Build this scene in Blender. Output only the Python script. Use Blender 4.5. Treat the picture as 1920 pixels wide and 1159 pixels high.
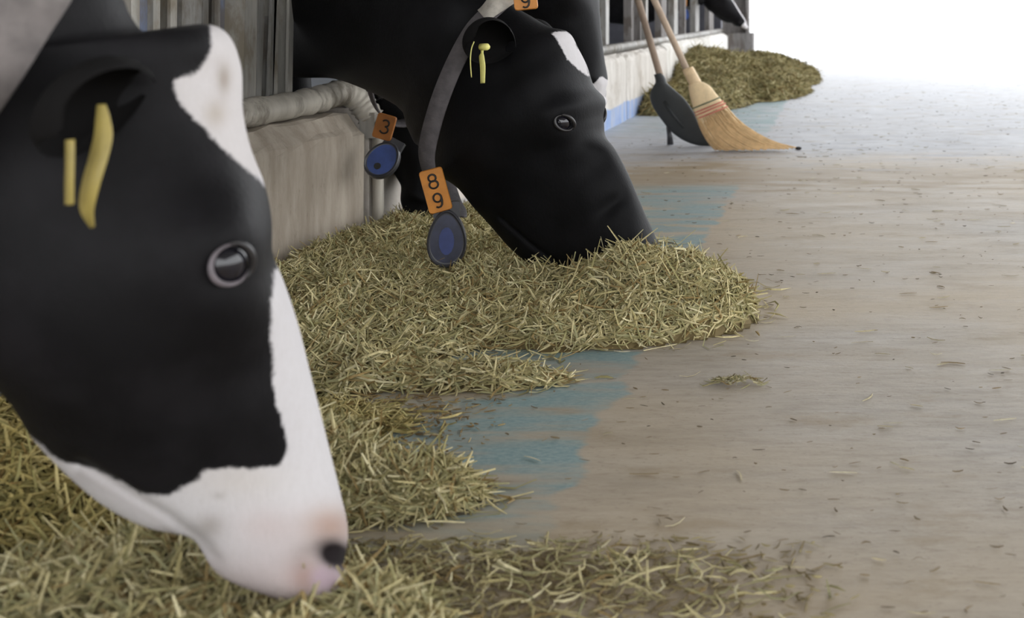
import bpy, bmesh, math, random
import numpy as np
from mathutils import Vector, Matrix

for o in list(bpy.data.objects):
    bpy.data.objects.remove(o, do_unlink=True)
SC = bpy.context.scene
COL = SC.collection
RNG = np.random.default_rng(7)
random.seed(7)

# ------------------------------------------------------------------ camera, sky, light, exposure
FP, H, VX, VY = 2100.0, 0.56, 1571.0, 25.0          # focal length in px, eye height, vanishing point
cam_d = bpy.data.cameras.new('camera')
cam = bpy.data.objects.new('camera', cam_d)
COL.objects.link(cam)
cam.location = (0, 0, H)
cam.rotation_euler = (math.pi / 2, 0, 0)
cam_d.sensor_width = 36.0
cam_d.lens = FP / 1920 * 36.0
cam_d.shift_x = -(VX - 960) / 1920
cam_d.shift_y = -(579.5 - VY) / 1920
cam_d.clip_start = 0.02
cam_d.clip_end = 500
cam_d.dof.use_dof = True
cam_d.dof.focus_distance = 2.05
cam_d.dof.aperture_fstop = 6.5
SC.camera = cam

world = bpy.data.worlds.new('world')
SC.world = world
world.use_nodes = True
wbg = world.node_tree.nodes['Background']
wbg.inputs['Color'].default_value = (0.965, 0.98, 1.0, 1)
wbg.inputs['Strength'].default_value = 3.4
SC.view_settings.view_transform = 'Standard'
SC.view_settings.look = 'None'
SC.view_settings.gamma = 1.0
SC.view_settings.use_curve_mapping = False
SC.view_settings.exposure = 0.0


# ------------------------------------------------------------------ helpers
def px3(px, py, Y):
    """pixel + distance -> world point"""
    return ((px - VX) / FP * Y, Y, H - (py - VY) / FP * Y)


def link(o, parent=None):
    COL.objects.link(o)
    if parent is not None:
        o.parent = parent
    return o


def tag(o, label=None, cat=None, group=None, kind=None):
    if label: o['label'] = label
    if cat: o['category'] = cat
    if group: o['group'] = group
    if kind: o['kind'] = kind
    return o


def empty(name, loc=(0, 0, 0), rz=0.0):
    o = bpy.data.objects.new(name, None)
    o.location = loc
    o.rotation_euler = (0, 0, rz)
    o.empty_display_size = 0.05
    return link(o)


def npmesh(name, V, F, mat=None, parent=None, smooth=True, mats=None, midx=None):
    V = np.asarray(V, dtype=np.float32)
    me = bpy.data.meshes.new(name)
    if isinstance(F, np.ndarray):
        n, k = F.shape
        me.vertices.add(len(V)); me.vertices.foreach_set('co', V.ravel())
        me.loops.add(n * k); me.loops.foreach_set('vertex_index', F.astype(np.int32).ravel())
        me.polygons.add(n)
        me.polygons.foreach_set('loop_start', np.arange(0, n * k, k, dtype=np.int32))
        me.polygons.foreach_set('loop_total', np.full(n, k, dtype=np.int32))
    else:
        me.from_pydata([tuple(v) for v in V.tolist()], [], F)
    for m in (mats or ([mat] if mat else [])):
        me.materials.append(m)
    if midx is not None:
        me.polygons.foreach_set('material_index', np.asarray(midx, dtype=np.int32))
    me.polygons.foreach_set('use_smooth', np.full(len(me.polygons), smooth, dtype=bool))
    me.update(calc_edges=True)
    me.validate()
    return link(bpy.data.objects.new(name, me), parent)


def fattr(o, name, vals):
    a = o.data.attributes.new(name, 'FLOAT', 'POINT')
    a.data.foreach_set('value', np.asarray(vals, dtype=np.float32))


def cattr(o, name, cols):
    a = o.data.attributes.new(name, 'FLOAT_COLOR', 'POINT')
    c = np.ones((len(cols), 4), dtype=np.float32); c[:, :3] = cols
    a.data.foreach_set('color', c.ravel())


def bmobj(name, bm, mat, parent=None, smooth=False, bevel=0.0, seg=2):
    if bevel > 0:
        bmesh.ops.bevel(bm, geom=[e for e in bm.edges if e.calc_face_angle(0) > 0.5], offset=bevel, segments=seg,
                        affect='EDGES', profile=0.6)
    me = bpy.data.meshes.new(name)
    bm.to_mesh(me); bm.free()
    me.materials.append(mat)
    for p in me.polygons: p.use_smooth = smooth
    return link(bpy.data.objects.new(name, me), parent)


def add_box(bm, x0, x1, y0, y1, z0, z1, M=None):
    vs = [bm.verts.new((x, y, z)) for z in (z0, z1) for y in (y0, y1) for x in (x0, x1)]
    for f in ((0, 2, 3, 1), (4, 5, 7, 6), (0, 1, 5, 4), (2, 6, 7, 3), (0, 4, 6, 2), (1, 3, 7, 5)):
        bm.faces.new([vs[i] for i in f])
    if M is not None:
        bmesh.ops.transform(bm, matrix=M, verts=vs)
    return vs


def tube(pts, rad, nseg=14, caps=True):
    """swept round tube; returns V, F(list)"""
    P = np.asarray(pts, float)
    n = len(P)
    r = np.full(n, rad) if np.isscalar(rad) else np.asarray(rad, float)
    T = np.gradient(P, axis=0); T /= np.linalg.norm(T, axis=1)[:, None]
    ref = np.array([0.0, 0, 1]) if abs(T[0][2]) < 0.9 else np.array([1.0, 0, 0])
    V = []
    a = np.cross(T[0], ref); a /= np.linalg.norm(a)
    for i in range(n):
        a = a - T[i] * a.dot(T[i]); a /= np.linalg.norm(a)
        b = np.cross(T[i], a)
        for k in range(nseg):
            th = 2 * math.pi * k / nseg
            V.append(P[i] + r[i] * (math.cos(th) * a + math.sin(th) * b))
    F = []
    for i in range(n - 1):
        for k in range(nseg):
            k2 = (k + 1) % nseg
            F.append((i * nseg + k, i * nseg + k2, (i + 1) * nseg + k2, (i + 1) * nseg + k))
    if caps:
        F.append(tuple(range(nseg))[::-1]); F.append(tuple((n - 1) * nseg + k for k in range(nseg)))
    return np.array(V), F


def catmull(P, t):
    """Catmull-Rom through rows of P at float indices t"""
    P = np.asarray(P, float)
    if P.ndim == 1: P = P[:, None]
    n = len(P)
    t = np.clip(np.asarray(t, float), 0, n - 1)
    i = np.minimum(t.astype(int), n - 2); f = (t - i)[:, None]
    p0 = P[np.maximum(i - 1, 0)]; p1 = P[i]; p2 = P[i + 1]; p3 = P[np.minimum(i + 2, n - 1)]
    return 0.5 * (2 * p1 + (p2 - p0) * f + (2 * p0 - 5 * p1 + 4 * p2 - p3) * f ** 2 + (3 * p1 - p0 - 3 * p2 + p3) * f ** 3)


def sd_poly(pt, poly):
    """signed distance of points to a polygon: negative inside"""
    poly = np.asarray(poly, float); pt = np.asarray(pt, float)
    d = np.full(len(pt), 1e9); ins = np.zeros(len(pt), bool)
    for a, b in zip(poly, np.roll(poly, -1, axis=0)):
        e = b - a; w = pt - a
        h = np.clip((w @ e) / (e @ e + 1e-12), 0, 1)
        d = np.minimum(d, np.linalg.norm(w - h[:, None] * e, axis=1))
        c = ((a[1] > pt[:, 1]) != (b[1] > pt[:, 1]))
        with np.errstate(divide='ignore', invalid='ignore'):
            xi = a[0] + (pt[:, 1] - a[1]) / (b[1] - a[1]) * (b[0] - a[0])
        ins ^= c & (pt[:, 0] < xi)
    return np.where(ins, -d, d)


def sm(e0, e1, x):
    t = np.clip((x - e0) / (e1 - e0), 0, 1)
    return t * t * (3 - 2 * t)


# ------------------------------------------------------------------ materials
def s2l(r, g, b):
    f = lambda c: (c / 255 / 12.92) if c / 255 <= 0.04045 else ((c / 255 + 0.055) / 1.055) ** 2.4
    return (f(r), f(g), f(b), 1)


class NT:
    def __init__(self, name):
        self.m = bpy.data.materials.new(name); self.m.use_nodes = True
        self.t = self.m.node_tree; self.b = self.t.nodes['Principled BSDF']
        self.pos = None

    def n(self, typ, **kw):
        nd = self.t.nodes.new(typ)
        for k, v in kw.items(): setattr(nd, k, v)
        return nd

    def l(self, a, b): self.t.links.new(a, b)

    def co(self, scale=(1, 1, 1), obj=False, loc=(0, 0, 0)):
        if obj:
            src = self.n('ShaderNodeTexCoord').outputs['Object']
        else:
            src = self.n('ShaderNodeNewGeometry').outputs['Position']
        mp = self.n('ShaderNodeMapping'); mp.inputs['Scale'].default_value = scale; mp.inputs['Location'].default_value = loc
        self.l(src, mp.inputs['Vector']); return mp.outputs[0]

    def noise(self, vec, scale=5, detail=4, rough=0.55, dist=0.0):
        nd = self.n('ShaderNodeTexNoise'); nd.inputs['Scale'].default_value = scale
        nd.inputs['Detail'].default_value = detail; nd.inputs['Roughness'].default_value = rough
        nd.inputs['Distortion'].default_value = dist
        self.l(vec, nd.inputs['Vector']); return nd.outputs['Fac']

    def ramp(self, fac, stops):
        nd = self.n('ShaderNodeValToRGB'); e = nd.color_ramp.elements
        while len(e) < len(stops): e.new(0.5)
        for i, (p, c) in enumerate(stops):
            e[i].position = p
            e[i].color = c if hasattr(c, '__len__') else (c, c, c, 1)
        self.l(fac, nd.inputs[0]); return nd.outputs[0]

    def mix(self, fac, a, b, mode='MIX'):
        nd = self.n('ShaderNodeMix', data_type='RGBA', blend_type=mode)
        for s, v in ((0, fac), (6, a), (7, b)):
            if hasattr(v, 'is_linked') or hasattr(v, 'links'): self.l(v, nd.inputs[s])
            else: nd.inputs[s].default_value = v
        return nd.outputs[2]

    def math(self, op, a, b=0.0, clamp=False):
        nd = self.n('ShaderNodeMath', operation=op, use_clamp=clamp)
        for s, v in ((0, a), (1, b)):
            if hasattr(v, 'links'): self.l(v, nd.inputs[s])
            else: nd.inputs[s].default_value = v
        return nd.outputs[0]

    def mrange(self, v, a, b, c=0.0, d=1.0, smooth=True):
        nd = self.n('ShaderNodeMapRange'); nd.interpolation_type = 'SMOOTHSTEP' if smooth else 'LINEAR'
        self.l(v, nd.inputs[0])
        for i, x in enumerate((a, b, c, d)): nd.inputs[i + 1].default_value = x
        return nd.outputs[0]

    def attr(self, name):
        nd = self.n('ShaderNodeAttribute', attribute_name=name); return nd

    def bump(self, h, strength=0.3, dist=0.01):
        nd = self.n('ShaderNodeBump'); nd.inputs['Strength'].default_value = strength; nd.inputs['Distance'].default_value = dist
        self.l(h, nd.inputs['Height']); self.l(nd.outputs[0], self.b.inputs['Normal'])

    def set(self, col=None, rough=None, metal=None, spec=None):
        for k, v in (('Base Color', col), ('Roughness', rough), ('Metallic', metal), ('Specular IOR Level', spec)):
            if v is None: continue
            if hasattr(v, 'links'): self.l(v, self.b.inputs[k])
            else: self.b.inputs[k].default_value = v
        return self.m


def plain(name, col, rough=0.6, metal=0.0, spec=0.5, var=0.12, sc=18, bump=0.0):
    t = NT(name)
    n = t.noise(t.co(obj=True), sc, 5)
    c = t.mix(t.mrange(n, 0.3, 0.7), tuple(x * (1 - var) for x in col[:3]) + (1,), tuple(min(1, x * (1 + var)) for x in col[:3]) + (1,))
    if bump: t.bump(t.noise(t.co(obj=True), sc * 4, 4), bump, 0.004)
    return t.set(c, rough, metal, spec)


def mat_floor():
    t = NT('dusty_concrete')
    sx = t.noise(t.co((1.3, 5.5, 1)), 2.4, 7, 0.66)            # swept streaks lie across the alley
    sx2 = t.noise(t.co((3.2, 15, 1)), 3.4, 6, 0.68)
    big = t.noise(t.co((0.5, 0.9, 1)), 1.1, 3)
    fine = t.noise(t.co((1, 2, 1)), 90, 4, 0.7)
    dust = t.ramp(sx, [(0.25, s2l(152, 135, 109)), (0.5, s2l(178, 161, 135)), (0.75, s2l(190, 176, 154))])
    grey = t.ramp(sx2, [(0.3, s2l(148, 140, 130)), (0.7, s2l(180, 172, 161))])
    base = t.mix(t.mrange(big, 0.35, 0.65), dust, grey)
    base = t.mix(t.mrange(sx2, 0.55, 0.75, 0, 0.35), base, s2l(136, 120, 98))
    base = t.mix(t.mrange(fine, 0.56, 0.72, 0, 0.5), base, s2l(110, 96, 76))
    mot = t.noise(t.co((1, 3.2, 1)), 26, 5, 0.65)
    base = t.mix(t.mrange(mot, 0.52, 0.72, 0, 0.38), base, s2l(128, 112, 90))
    base = t.mix(t.mrange(mot, 0.46, 0.28, 0, 0.22), base, s2l(196, 186, 170))
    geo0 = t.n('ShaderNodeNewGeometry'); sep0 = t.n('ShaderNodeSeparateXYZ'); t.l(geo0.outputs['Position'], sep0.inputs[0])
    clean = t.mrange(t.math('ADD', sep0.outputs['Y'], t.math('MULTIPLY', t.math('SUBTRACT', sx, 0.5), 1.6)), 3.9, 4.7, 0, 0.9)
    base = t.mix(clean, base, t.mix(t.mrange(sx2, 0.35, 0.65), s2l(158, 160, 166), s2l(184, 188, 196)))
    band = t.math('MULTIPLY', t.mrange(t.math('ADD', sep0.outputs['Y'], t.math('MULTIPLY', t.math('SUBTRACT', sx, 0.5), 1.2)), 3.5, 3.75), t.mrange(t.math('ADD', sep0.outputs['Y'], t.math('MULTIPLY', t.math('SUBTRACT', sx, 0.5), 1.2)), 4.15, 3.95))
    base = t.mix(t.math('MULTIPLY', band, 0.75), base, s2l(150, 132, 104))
    cov = t.math('SUBTRACT', 1.0, t.math('MULTIPLY', t.mrange(sep0.outputs['Y'], 3.55, 3.7), t.mrange(sep0.outputs['Y'], 5.5, 4.9)))
    base = t.mix(t.mrange(t.noise(t.co((1.2, 2.6, 1), loc=(4, 2, 0)), 3.2, 6, 0.7), 0.52, 0.68, 0, 0.5), base, s2l(146, 128, 100))
    # worn blue-green paint strip along the feed wall
    geo = t.n('ShaderNodeNewGeometry'); sep = t.n('ShaderNodeSeparateXYZ'); t.l(geo.outputs['Position'], sep.inputs[0])
    wob = t.math('MULTIPLY', t.math('SUBTRACT', t.noise(t.co((0.8, 6, 1)), 2.4, 4), 0.5), 0.09)
    edge = t.math('ADD', sep.outputs['X'], wob)
    strip = t.mrange(edge, -0.318, -0.332, 0, 1)
    d1 = t.noise(t.co((1.6, 8, 1), loc=(0.3, 0.5, 0)), 2.0, 6, 0.6)
    wear = t.mrange(d1, 0.42, 0.66, 0.88, 0.06)
    fade = t.mrange(sep.outputs['X'], -1.0, -0.4, 0.35, 1.0)
    near = t.math('MULTIPLY', cov, t.mrange(t.math('ADD', sep.outputs['Y'], t.math('MULTIPLY', wob, 1.6)), 1.14, 1.26, 0.15, 1.0))
    pf = t.math('MULTIPLY', t.math('MULTIPLY', t.math('MULTIPLY', strip, wear), fade), near)
    paint = t.mix(t.mrange(fine, 0.35, 0.7), s2l(110, 143, 147), s2l(146, 165, 166))
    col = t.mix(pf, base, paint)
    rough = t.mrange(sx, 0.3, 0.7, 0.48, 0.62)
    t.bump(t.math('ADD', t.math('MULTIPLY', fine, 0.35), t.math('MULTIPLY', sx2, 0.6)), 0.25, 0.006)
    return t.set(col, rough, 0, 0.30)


def mat_concrete(name, a, b, stain, blue, bluez, white=0.0):
    t = NT(name)
    n1 = t.noise(t.co((1, 1, 0.25)), 9, 6, 0.65)
    n2 = t.noise(t.co((1, 1, 1)), 4, 5, 0.6)
    n3 = t.noise(t.co((1, 1, 0.5)), 60, 4, 0.7)
    c = t.mix(t.mrange(n1, 0.32, 0.68), a, b)
    c = t.mix(t.mrange(n2, 0.5, 0.72, 0, 0.75), c, stain)
    c = t.mix(t.mrange(n3, 0.55, 0.75, 0, 0.3), c, tuple(x * 0.55 for x in stain[:3]) + (1,))
    geo = t.n('ShaderNodeNewGeometry'); sep = t.n('ShaderNodeSeparateXYZ'); t.l(geo.outputs['Position'], sep.inputs[0])
    zz = t.math('ADD', sep.outputs['Z'], t.math('MULTIPLY', t.math('SUBTRACT', n2, 0.5), 0.05))
    bl = t.math('MULTIPLY', t.mrange(zz, bluez + 0.006, bluez - 0.006), t.mrange(n1, 0.3, 0.6, 0.25, 0.9))
    c = t.mix(bl, c, blue)
    t.bump(t.math('ADD', n3, n1), 0.45, 0.006)
    return t.set(c, 0.85, 0, 0.3)


def mat_galv(name, a, b, dirt, rough=0.5, metal=0.35):
    t = NT(name)
    n1 = t.noise(t.co((1, 1, 0.12)), 30, 5, 0.6)
    n2 = t.noise(t.co((1, 1, 0.5)), 11, 5, 0.65)
    c = t.mix(t.mrange(n1, 0.3, 0.7), a, b)
    c = t.mix(t.mrange(n2, 0.48, 0.62, 0, 0.85), c, dirt)
    t.bump(n2, 0.25, 0.004)
    return t.set(c, rough, metal, 0.4)


def mat_cow(name, black=s2l(20, 19, 21), white=s2l(199, 196, 198)):
    t = NT(name)
    coat = t.attr('coat').outputs['Fac']
    tint = t.attr('tint').outputs['Color']
    hair = t.noise(t.co((1, 1, 0.35), obj=True), 260, 3, 0.7)
    nz = t.noise(t.co(obj=True), 120, 4, 0.7)
    e = t.math('ADD', coat, t.math('MULTIPLY', t.math('SUBTRACT', nz, 0.5), 0.010))
    f = t.mrange(e, -0.0022, 0.0022)
    bl = t.mix(t.mrange(t.noise(t.co(obj=True), 14, 4), 0.35, 0.7), tuple(x * 0.7 for x in black[:3]) + (1,), tuple(x * 1.35 for x in black[:3]) + (1,))
    wh = t.mix(1.0, white, tint, 'MULTIPLY')
    wh = t.mix(t.mrange(hair, 0.35, 0.7, 0, 0.12), wh, (0.35, 0.32, 0.3, 1))
    c = t.mix(f, bl, wh)
    dark = t.attr('dark').outputs['Fac']
    c = t.mix(dark, c, s2l(26, 20, 22))
    pink = t.attr('pink').outputs['Fac']
    c = t.mix(pink, c, s2l(166, 146, 156))
    t.bump(t.math('ADD', hair, t.math('MULTIPLY', nz, 0.6)), 0.22, 0.0025)
    t.set(c, t.mrange(f, 0, 1, 0.55, 0.8), 0, t.mrange(f, 0, 1, 0.12, 0.2))
    return t.m


def mat_vcol(name, rough=0.75, spec=0.25, transl=0.0):
    t = NT(name)
    c = t.attr('tint').outputs['Color']
    n = t.noise(t.co(obj=True), 150, 3)
    c2 = t.mix(t.mrange(n, 0.3, 0.7, 0, 0.25), c, (0.1, 0.08, 0.04, 1))
    return t.set(c2, rough, 0, spec)


M_FLOOR = mat_floor()
M_CONC = mat_concrete('grimy_concrete', s2l(140, 129, 115), s2l(174, 164, 150), s2l(112, 100, 84), s2l(112, 122, 130), 0.06)
M_WHITE = mat_concrete('lit_whitewashed_concrete', s2l(206, 202, 194), s2l(228, 226, 222), s2l(184, 178, 166), s2l(122, 150, 196), 0.095)  # whitewash, made lighter to paint in the strong light at the barn end
M_WHITE2 = mat_concrete('pale_concrete', s2l(186, 180, 172), s2l(210, 205, 198), s2l(160, 150, 138), s2l(122, 150, 196), 0.095)
M_PALE = mat_concrete('pale_bare_concrete', s2l(176, 168, 158), s2l(204, 197, 188), s2l(150, 138, 124), s2l(150, 150, 150), 0.01)
M_GALV = mat_galv('dirty_galvanised_steel', s2l(150, 148, 142), s2l(186, 182, 174), s2l(140, 130, 114))
M_GALV2 = mat_galv('grey_galvanised_steel', s2l(128, 126, 122), s2l(160, 158, 154), s2l(112, 104, 94))
M_SLATE = mat_galv('slate_painted_steel', s2l(92, 102, 124), s2l(112, 120, 140), s2l(96, 92, 90), 0.5, 0.0)
M_PIPE = mat_galv('grimy_pipe', s2l(176, 170, 158), s2l(200, 194, 182), s2l(120, 112, 100), 0.55, 0.1)
M_CHROME = plain('bright_zinc', (0.75, 0.75, 0.75, 1), 0.22, 1.0)
M_DARKWALL = plain('dim_boards', s2l(96, 96, 104), 0.9, var=0.3, sc=3)
M_ROOF = plain('roof_sheet', s2l(120, 118, 114), 0.8, var=0.15, sc=2)
M_GROUND = plain('pale_yard', s2l(206, 208, 210), 0.7, var=0.08, sc=0.8)
M_POST = mat_galv('weathered_post', s2l(110, 106, 104), s2l(134, 130, 128), s2l(92, 84, 78), 0.8, 0.0)
M_COWA = mat_cow('black_white_coat')
M_COWB = mat_cow('black_coat', s2l(15, 15, 17))
M_HAY = mat_vcol('hay')
M_EYE = plain('eye', s2l(16, 15, 24), 0.05, spec=0.7, var=0.3, sc=60)
M_LIDA = plain('grey_eyelid', s2l(98, 91, 95), 0.5, var=0.2, sc=80)
M_LIDB = plain('black_eyelid', s2l(34, 32, 33), 0.35, var=0.2, sc=80)
M_EAR = NT('ear_hair'); M_EAR = M_EAR.set(M_EAR.attr('tint').outputs['Color'], 0.85, 0, 0.1)
M_TAGY = plain('yellow_plastic', s2l(156, 140, 76), 0.5, var=0.14, sc=40)
M_TAGP = plain('pale_yellow_plastic', s2l(222, 216, 130), 0.5, var=0.1, sc=40)
M_ORANGE = plain('orange_plastic', s2l(184, 118, 40), 0.5, var=0.12, sc=40)
M_ORANGE_SHADE = plain('shaded_orange_plastic', s2l(150, 92, 34), 0.5, var=0.15, sc=40)  # the orange plate colour darkened to hold the shade it hangs in
M_INK = plain('black_ink', s2l(22, 18, 14), 0.6)
M_STRAP = plain('grey_webbing', s2l(112, 106, 104), 0.8, var=0.2, sc=50, bump=0.3)
M_STRAP_LIT = plain('lit_webbing', s2l(172, 166, 156), 0.8, var=0.2, sc=50, bump=0.3)  # webbing paled to paint light on the upturned stretch of strap
M_STRAPD = plain('dark_webbing', s2l(84, 80, 82), 0.8, var=0.2, sc=50, bump=0.3)
M_CASE = plain('grey_black_plastic', s2l(56, 56, 60), 0.35, var=0.15, sc=30)
M_BLUE = plain('blue_plastic', s2l(44, 66, 124), 0.35, var=0.2, sc=30)
M_BLUED = plain('deep_blue_plastic', s2l(40, 52, 98), 0.35, var=0.25, sc=30)
M_TFACE = plain('slate_blue_plastic', s2l(50, 53, 70), 0.3, var=0.3, sc=25)
M_BLUE2 = plain('bright_blue_plastic', s2l(66, 92, 160), 0.35, var=0.2, sc=30)
M_WOOD = plain('worn_wood', s2l(178, 158, 138), 0.7, var=0.2, sc=12, bump=0.2)
M_WOODD = plain('dark_worn_wood', s2l(140, 122, 106), 0.7, var=0.2, sc=12, bump=0.2)
M_BROOM = plain('broomcorn', s2l(224, 200, 160), 0.75, var=0.1, sc=30, bump=0.3)
M_BROOMD = plain('broomcorn_strands', s2l(206, 172, 126), 0.75, var=0.12, sc=30)
M_BINDING = plain('pale_binding', s2l(216, 190, 152), 0.6, var=0.1, sc=60)
M_RED = plain('red_thread', s2l(196, 120, 104), 0.8)
M_GREEN = plain('green_thread', s2l(112, 116, 92), 0.8)
M_BLACKP = plain('black_plastic', s2l(42, 46, 48), 0.55, var=0.15, sc=10)

# ------------------------------------------------------------------ setting
YEND = 11.7
XW = -1.11
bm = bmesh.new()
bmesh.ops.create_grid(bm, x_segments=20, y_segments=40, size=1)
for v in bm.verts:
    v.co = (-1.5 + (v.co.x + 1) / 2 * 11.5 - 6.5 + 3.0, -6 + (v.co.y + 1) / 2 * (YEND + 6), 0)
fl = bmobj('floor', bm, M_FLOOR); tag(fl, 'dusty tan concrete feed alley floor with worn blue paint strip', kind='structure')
bm = bmesh.new(); add_box(bm, -30, 40, YEND, 120, -0.3, -0.015)
tag(bmobj('ground', bm, M_GROUND), 'pale bright yard outside the open barn end', kind='structure')
bm = bmesh.new(); add_box(bm, -8, 7.0, -6, 6.0, 4.2, 4.3); add_box(bm, -8, 1.5, 6.0, YEND, 4.2, 4.3)  # unseen roof, cut back on the far right to let in more light
tag(bmobj('ceiling', bm, M_ROOF), 'barn roof', kind='structure')
bm = bmesh.new(); add_box(bm, -8.1, -8.0, -6, YEND, 0, 4.2)
tag(bmobj('wall_back', bm, M_DARKWALL), 'dim wall behind the stalls', kind='structure')
bm = bmesh.new(); add_box(bm, -8, -1.22, YEND, YEND + 0.1, 0, 4.2)
tag(bmobj('wall_end', bm, M_DARKWALL), 'dim end wall of the stalls', kind='structure')

# feed wall in panels
wl = empty('wall_left', (XW, 0, 0)); tag(wl, 'low concrete feed wall along the alley', kind='structure')


def wall_panel(y0, y1, mat, zf, zt, x0=XW, seed=0):
    rg = np.random.default_rng(seed)
    prof = [(x0 + 0.004, 0.0), (x0 + 0.002, 0.1), (x0, zf - 0.012), (x0 - 0.003, zf), (x0 - 0.012, zf + 0.012), (x0 - 0.034, zt - 0.004),
            (x0 - 0.045, zt), (x0 - 0.15, zt), (x0 - 0.165, zt - 0.012), (x0 - 0.17, 0)]
    ny = max(8, int((y1 - y0) / 0.07))
    V, F = [], []
    k = len(prof)
    for i in range(ny + 1):
        y = y0 + (y1 - y0) * i / ny
        sh = 0.012 if i in (0, ny) else 0
        for j, (px_, pz_) in enumerate(prof):
            n = rg.normal(0, 0.0022, 3) if 1 < j < 8 else (0, 0, 0)
            V.append((px_ - XW + n[0] - (sh if j < 6 else 0) * 0.5, y + (0.0 if sh else n[1]), max(0, pz_ + n[2] - (sh * 0.5 if 2 < j < 9 else 0))))
    for i in range(ny):
        for j in range(k - 1):
            a = i * k + j
            F.append((a, a + 1, a + k + 1, a + k))
    F.append(tuple(range(k))[::-1]); F.append(tuple(ny * k + j for j in range(k)))
    o = npmesh('concrete_panel', V, F, mat, wl, smooth=False)
    return o


for i, (y0, y1, m, zf, zt) in enumerate([(-0.6, 0.9, M_CONC, .288, .332), (0.915, 2.63, M_CONC, .288, .332), (2.66, 4.25, M_PALE, .3, .34),
                                         (4.265, 5.9, M_WHITE2, .322, .35), (5.915, 7.3, M_WHITE2, .322, .35), (7.315, 9.3, M_WHITE, .33, .36),
                                         (9.315, 11.35, M_WHITE, .33, .36)]):
    wall_panel(y0, y1, m, zf, zt, seed=i)

# barn-end post
p = empty('barn_post', (-1.05, YEND - 0.25, 0))
tag(p, 'grey steel post at the bright open end of the barn', 'post')
bm = bmesh.new(); add_box(bm, -0.10, 0.13, -0.012, 0.012, 0, 4.2); bmobj('web', bm, M_POST, p, bevel=0.003)
for x in (-0.11, 0.13):
    bm = bmesh.new(); add_box(bm, x - 0.014, x + 0.014, -0.09, 0.09, 0, 4.2); bmobj('flange', bm, M_POST, p, bevel=0.003)
bm = bmesh.new(); add_box(bm, -0.16, 0.19, -0.13, 0.13, 0, 0.36); bmobj('footing', bm, M_POST, p, bevel=0.015)

# ------------------------------------------------------------------ stall railings
def channel_post(parent, px0, px1, mat, x=-1.19, z0=0.37, z1=1.6, lean=0.0, depth=0.05, kind='channel'):
    ya = -x * FP / (VX - px0); yb = -x * FP / (VX - px1)
    bm = bmesh.new()
    t = 0.006
    if kind == 'channel':
        add_box(bm, -depth, -depth + t, ya, yb, z0, z1)
        add_box(bm, -depth + t, 0, ya, ya + t * 1.6, z0, z1)
        add_box(bm, -depth + t, 0, yb - t * 1.6, yb, z0, z1)
        add_box(bm, -t, 0, ya + t * 1.6, ya + 0.02, z0, z1)
        add_box(bm, -t, 0, yb - 0.02, yb - t * 1.6, z0, z1)
    else:
        add_box(bm, -depth, 0, ya, yb, z0, z1)
    for v in bm.verts:
        v.co.y += lean * (v.co.z - z0); v.co.x += x - parent.location.x
        v.co.y -= parent.location.y
    return bmobj('post', bm, mat, parent, bevel=0.0025 if kind != 'channel' else 0.0012, seg=2)


r1 = empty('stall_railing', (-1.19, 2.1, 0))
tag(r1, 'cluster of grimy galvanised stall posts rising behind the nearest cow head', 'railing')
channel_post(r1, 246, 262, M_GALV, kind='box')
channel_post(r1, 262, 279, M_SLATE, x=-1.2, kind='box')
channel_post(r1, 286, 331, M_GALV, lean=0.01)
channel_post(r1, 340, 377, M_GALV2, lean=0.01, kind='box')
channel_post(r1, 379, 412, M_GALV2, x=-1.22, lean=0.01, kind='channel')
channel_post(r1, 412, 450, M_SLATE, x=-1.23, kind='box')
channel_post(r1, 455, 479, M_GALV, lean=0.04, kind='box')
channel_post(r1, 480, 512, M_GALV2, lean=0.075, depth=0.04)
channel_post(r1, 511, 548, M_GALV, lean=0.035, depth=0.05)
# bottom rail pipe with elbow that drops over the wall at the joint
pts = [(-1.178, 1.55, .364), (-1.178, 1.8, .363), (-1.178, 2.0, .361), (-1.177, 2.2, .361), (-1.176, 2.4, .362), (-1.175, 2.55, .366), (-1.172, 2.61, .372), (-1.160, 2.645, .372),
       (-1.142, 2.665, .354), (-1.126, 2.672, .330), (-1.115, 2.675, .31)]
PP = catmull(pts, np.linspace(0, len(pts) - 1, 70))
PP = PP - np.array([-1.19, 2.1, 0])
V, F = tube(PP, 0.029 + 0.0022 * np.sin(np.arange(70) * 1.7) + 0.0012 * np.sin(np.arange(70) * 4.1), 20)
V += RNG.normal(0, 0.0006, V.shape)
npmesh('bottom_rail', V, F, M_PIPE, r1)
bm = bmesh.new(); add_box(bm, 0.058, 0.094, 0.548, 0.59, 0.265, 0.325); bmobj('clamp', bm, M_GALV, r1, bevel=0.006)
for yy in (0.556, 0.578):
    V, F = tube([(0.092, yy, .30), (0.104, yy, .30)], 0.007, 8); npmesh('bolt', V, F, M_CHROME, r1, smooth=False)
V, F = tube([(0.094, 0.57, .0), (0.094, 0.57, .1), (0.094, 0.57, .29)], 0.013, 12); npmesh('drop_leg', V, F, M_PIPE, r1)
bm = bmesh.new(); add_box(bm, -0.03, 0.03, -0.9, 0.7, 1.6, 1.66); bmobj('top_rail', bm, M_GALV2, r1, bevel=0.006)

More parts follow.
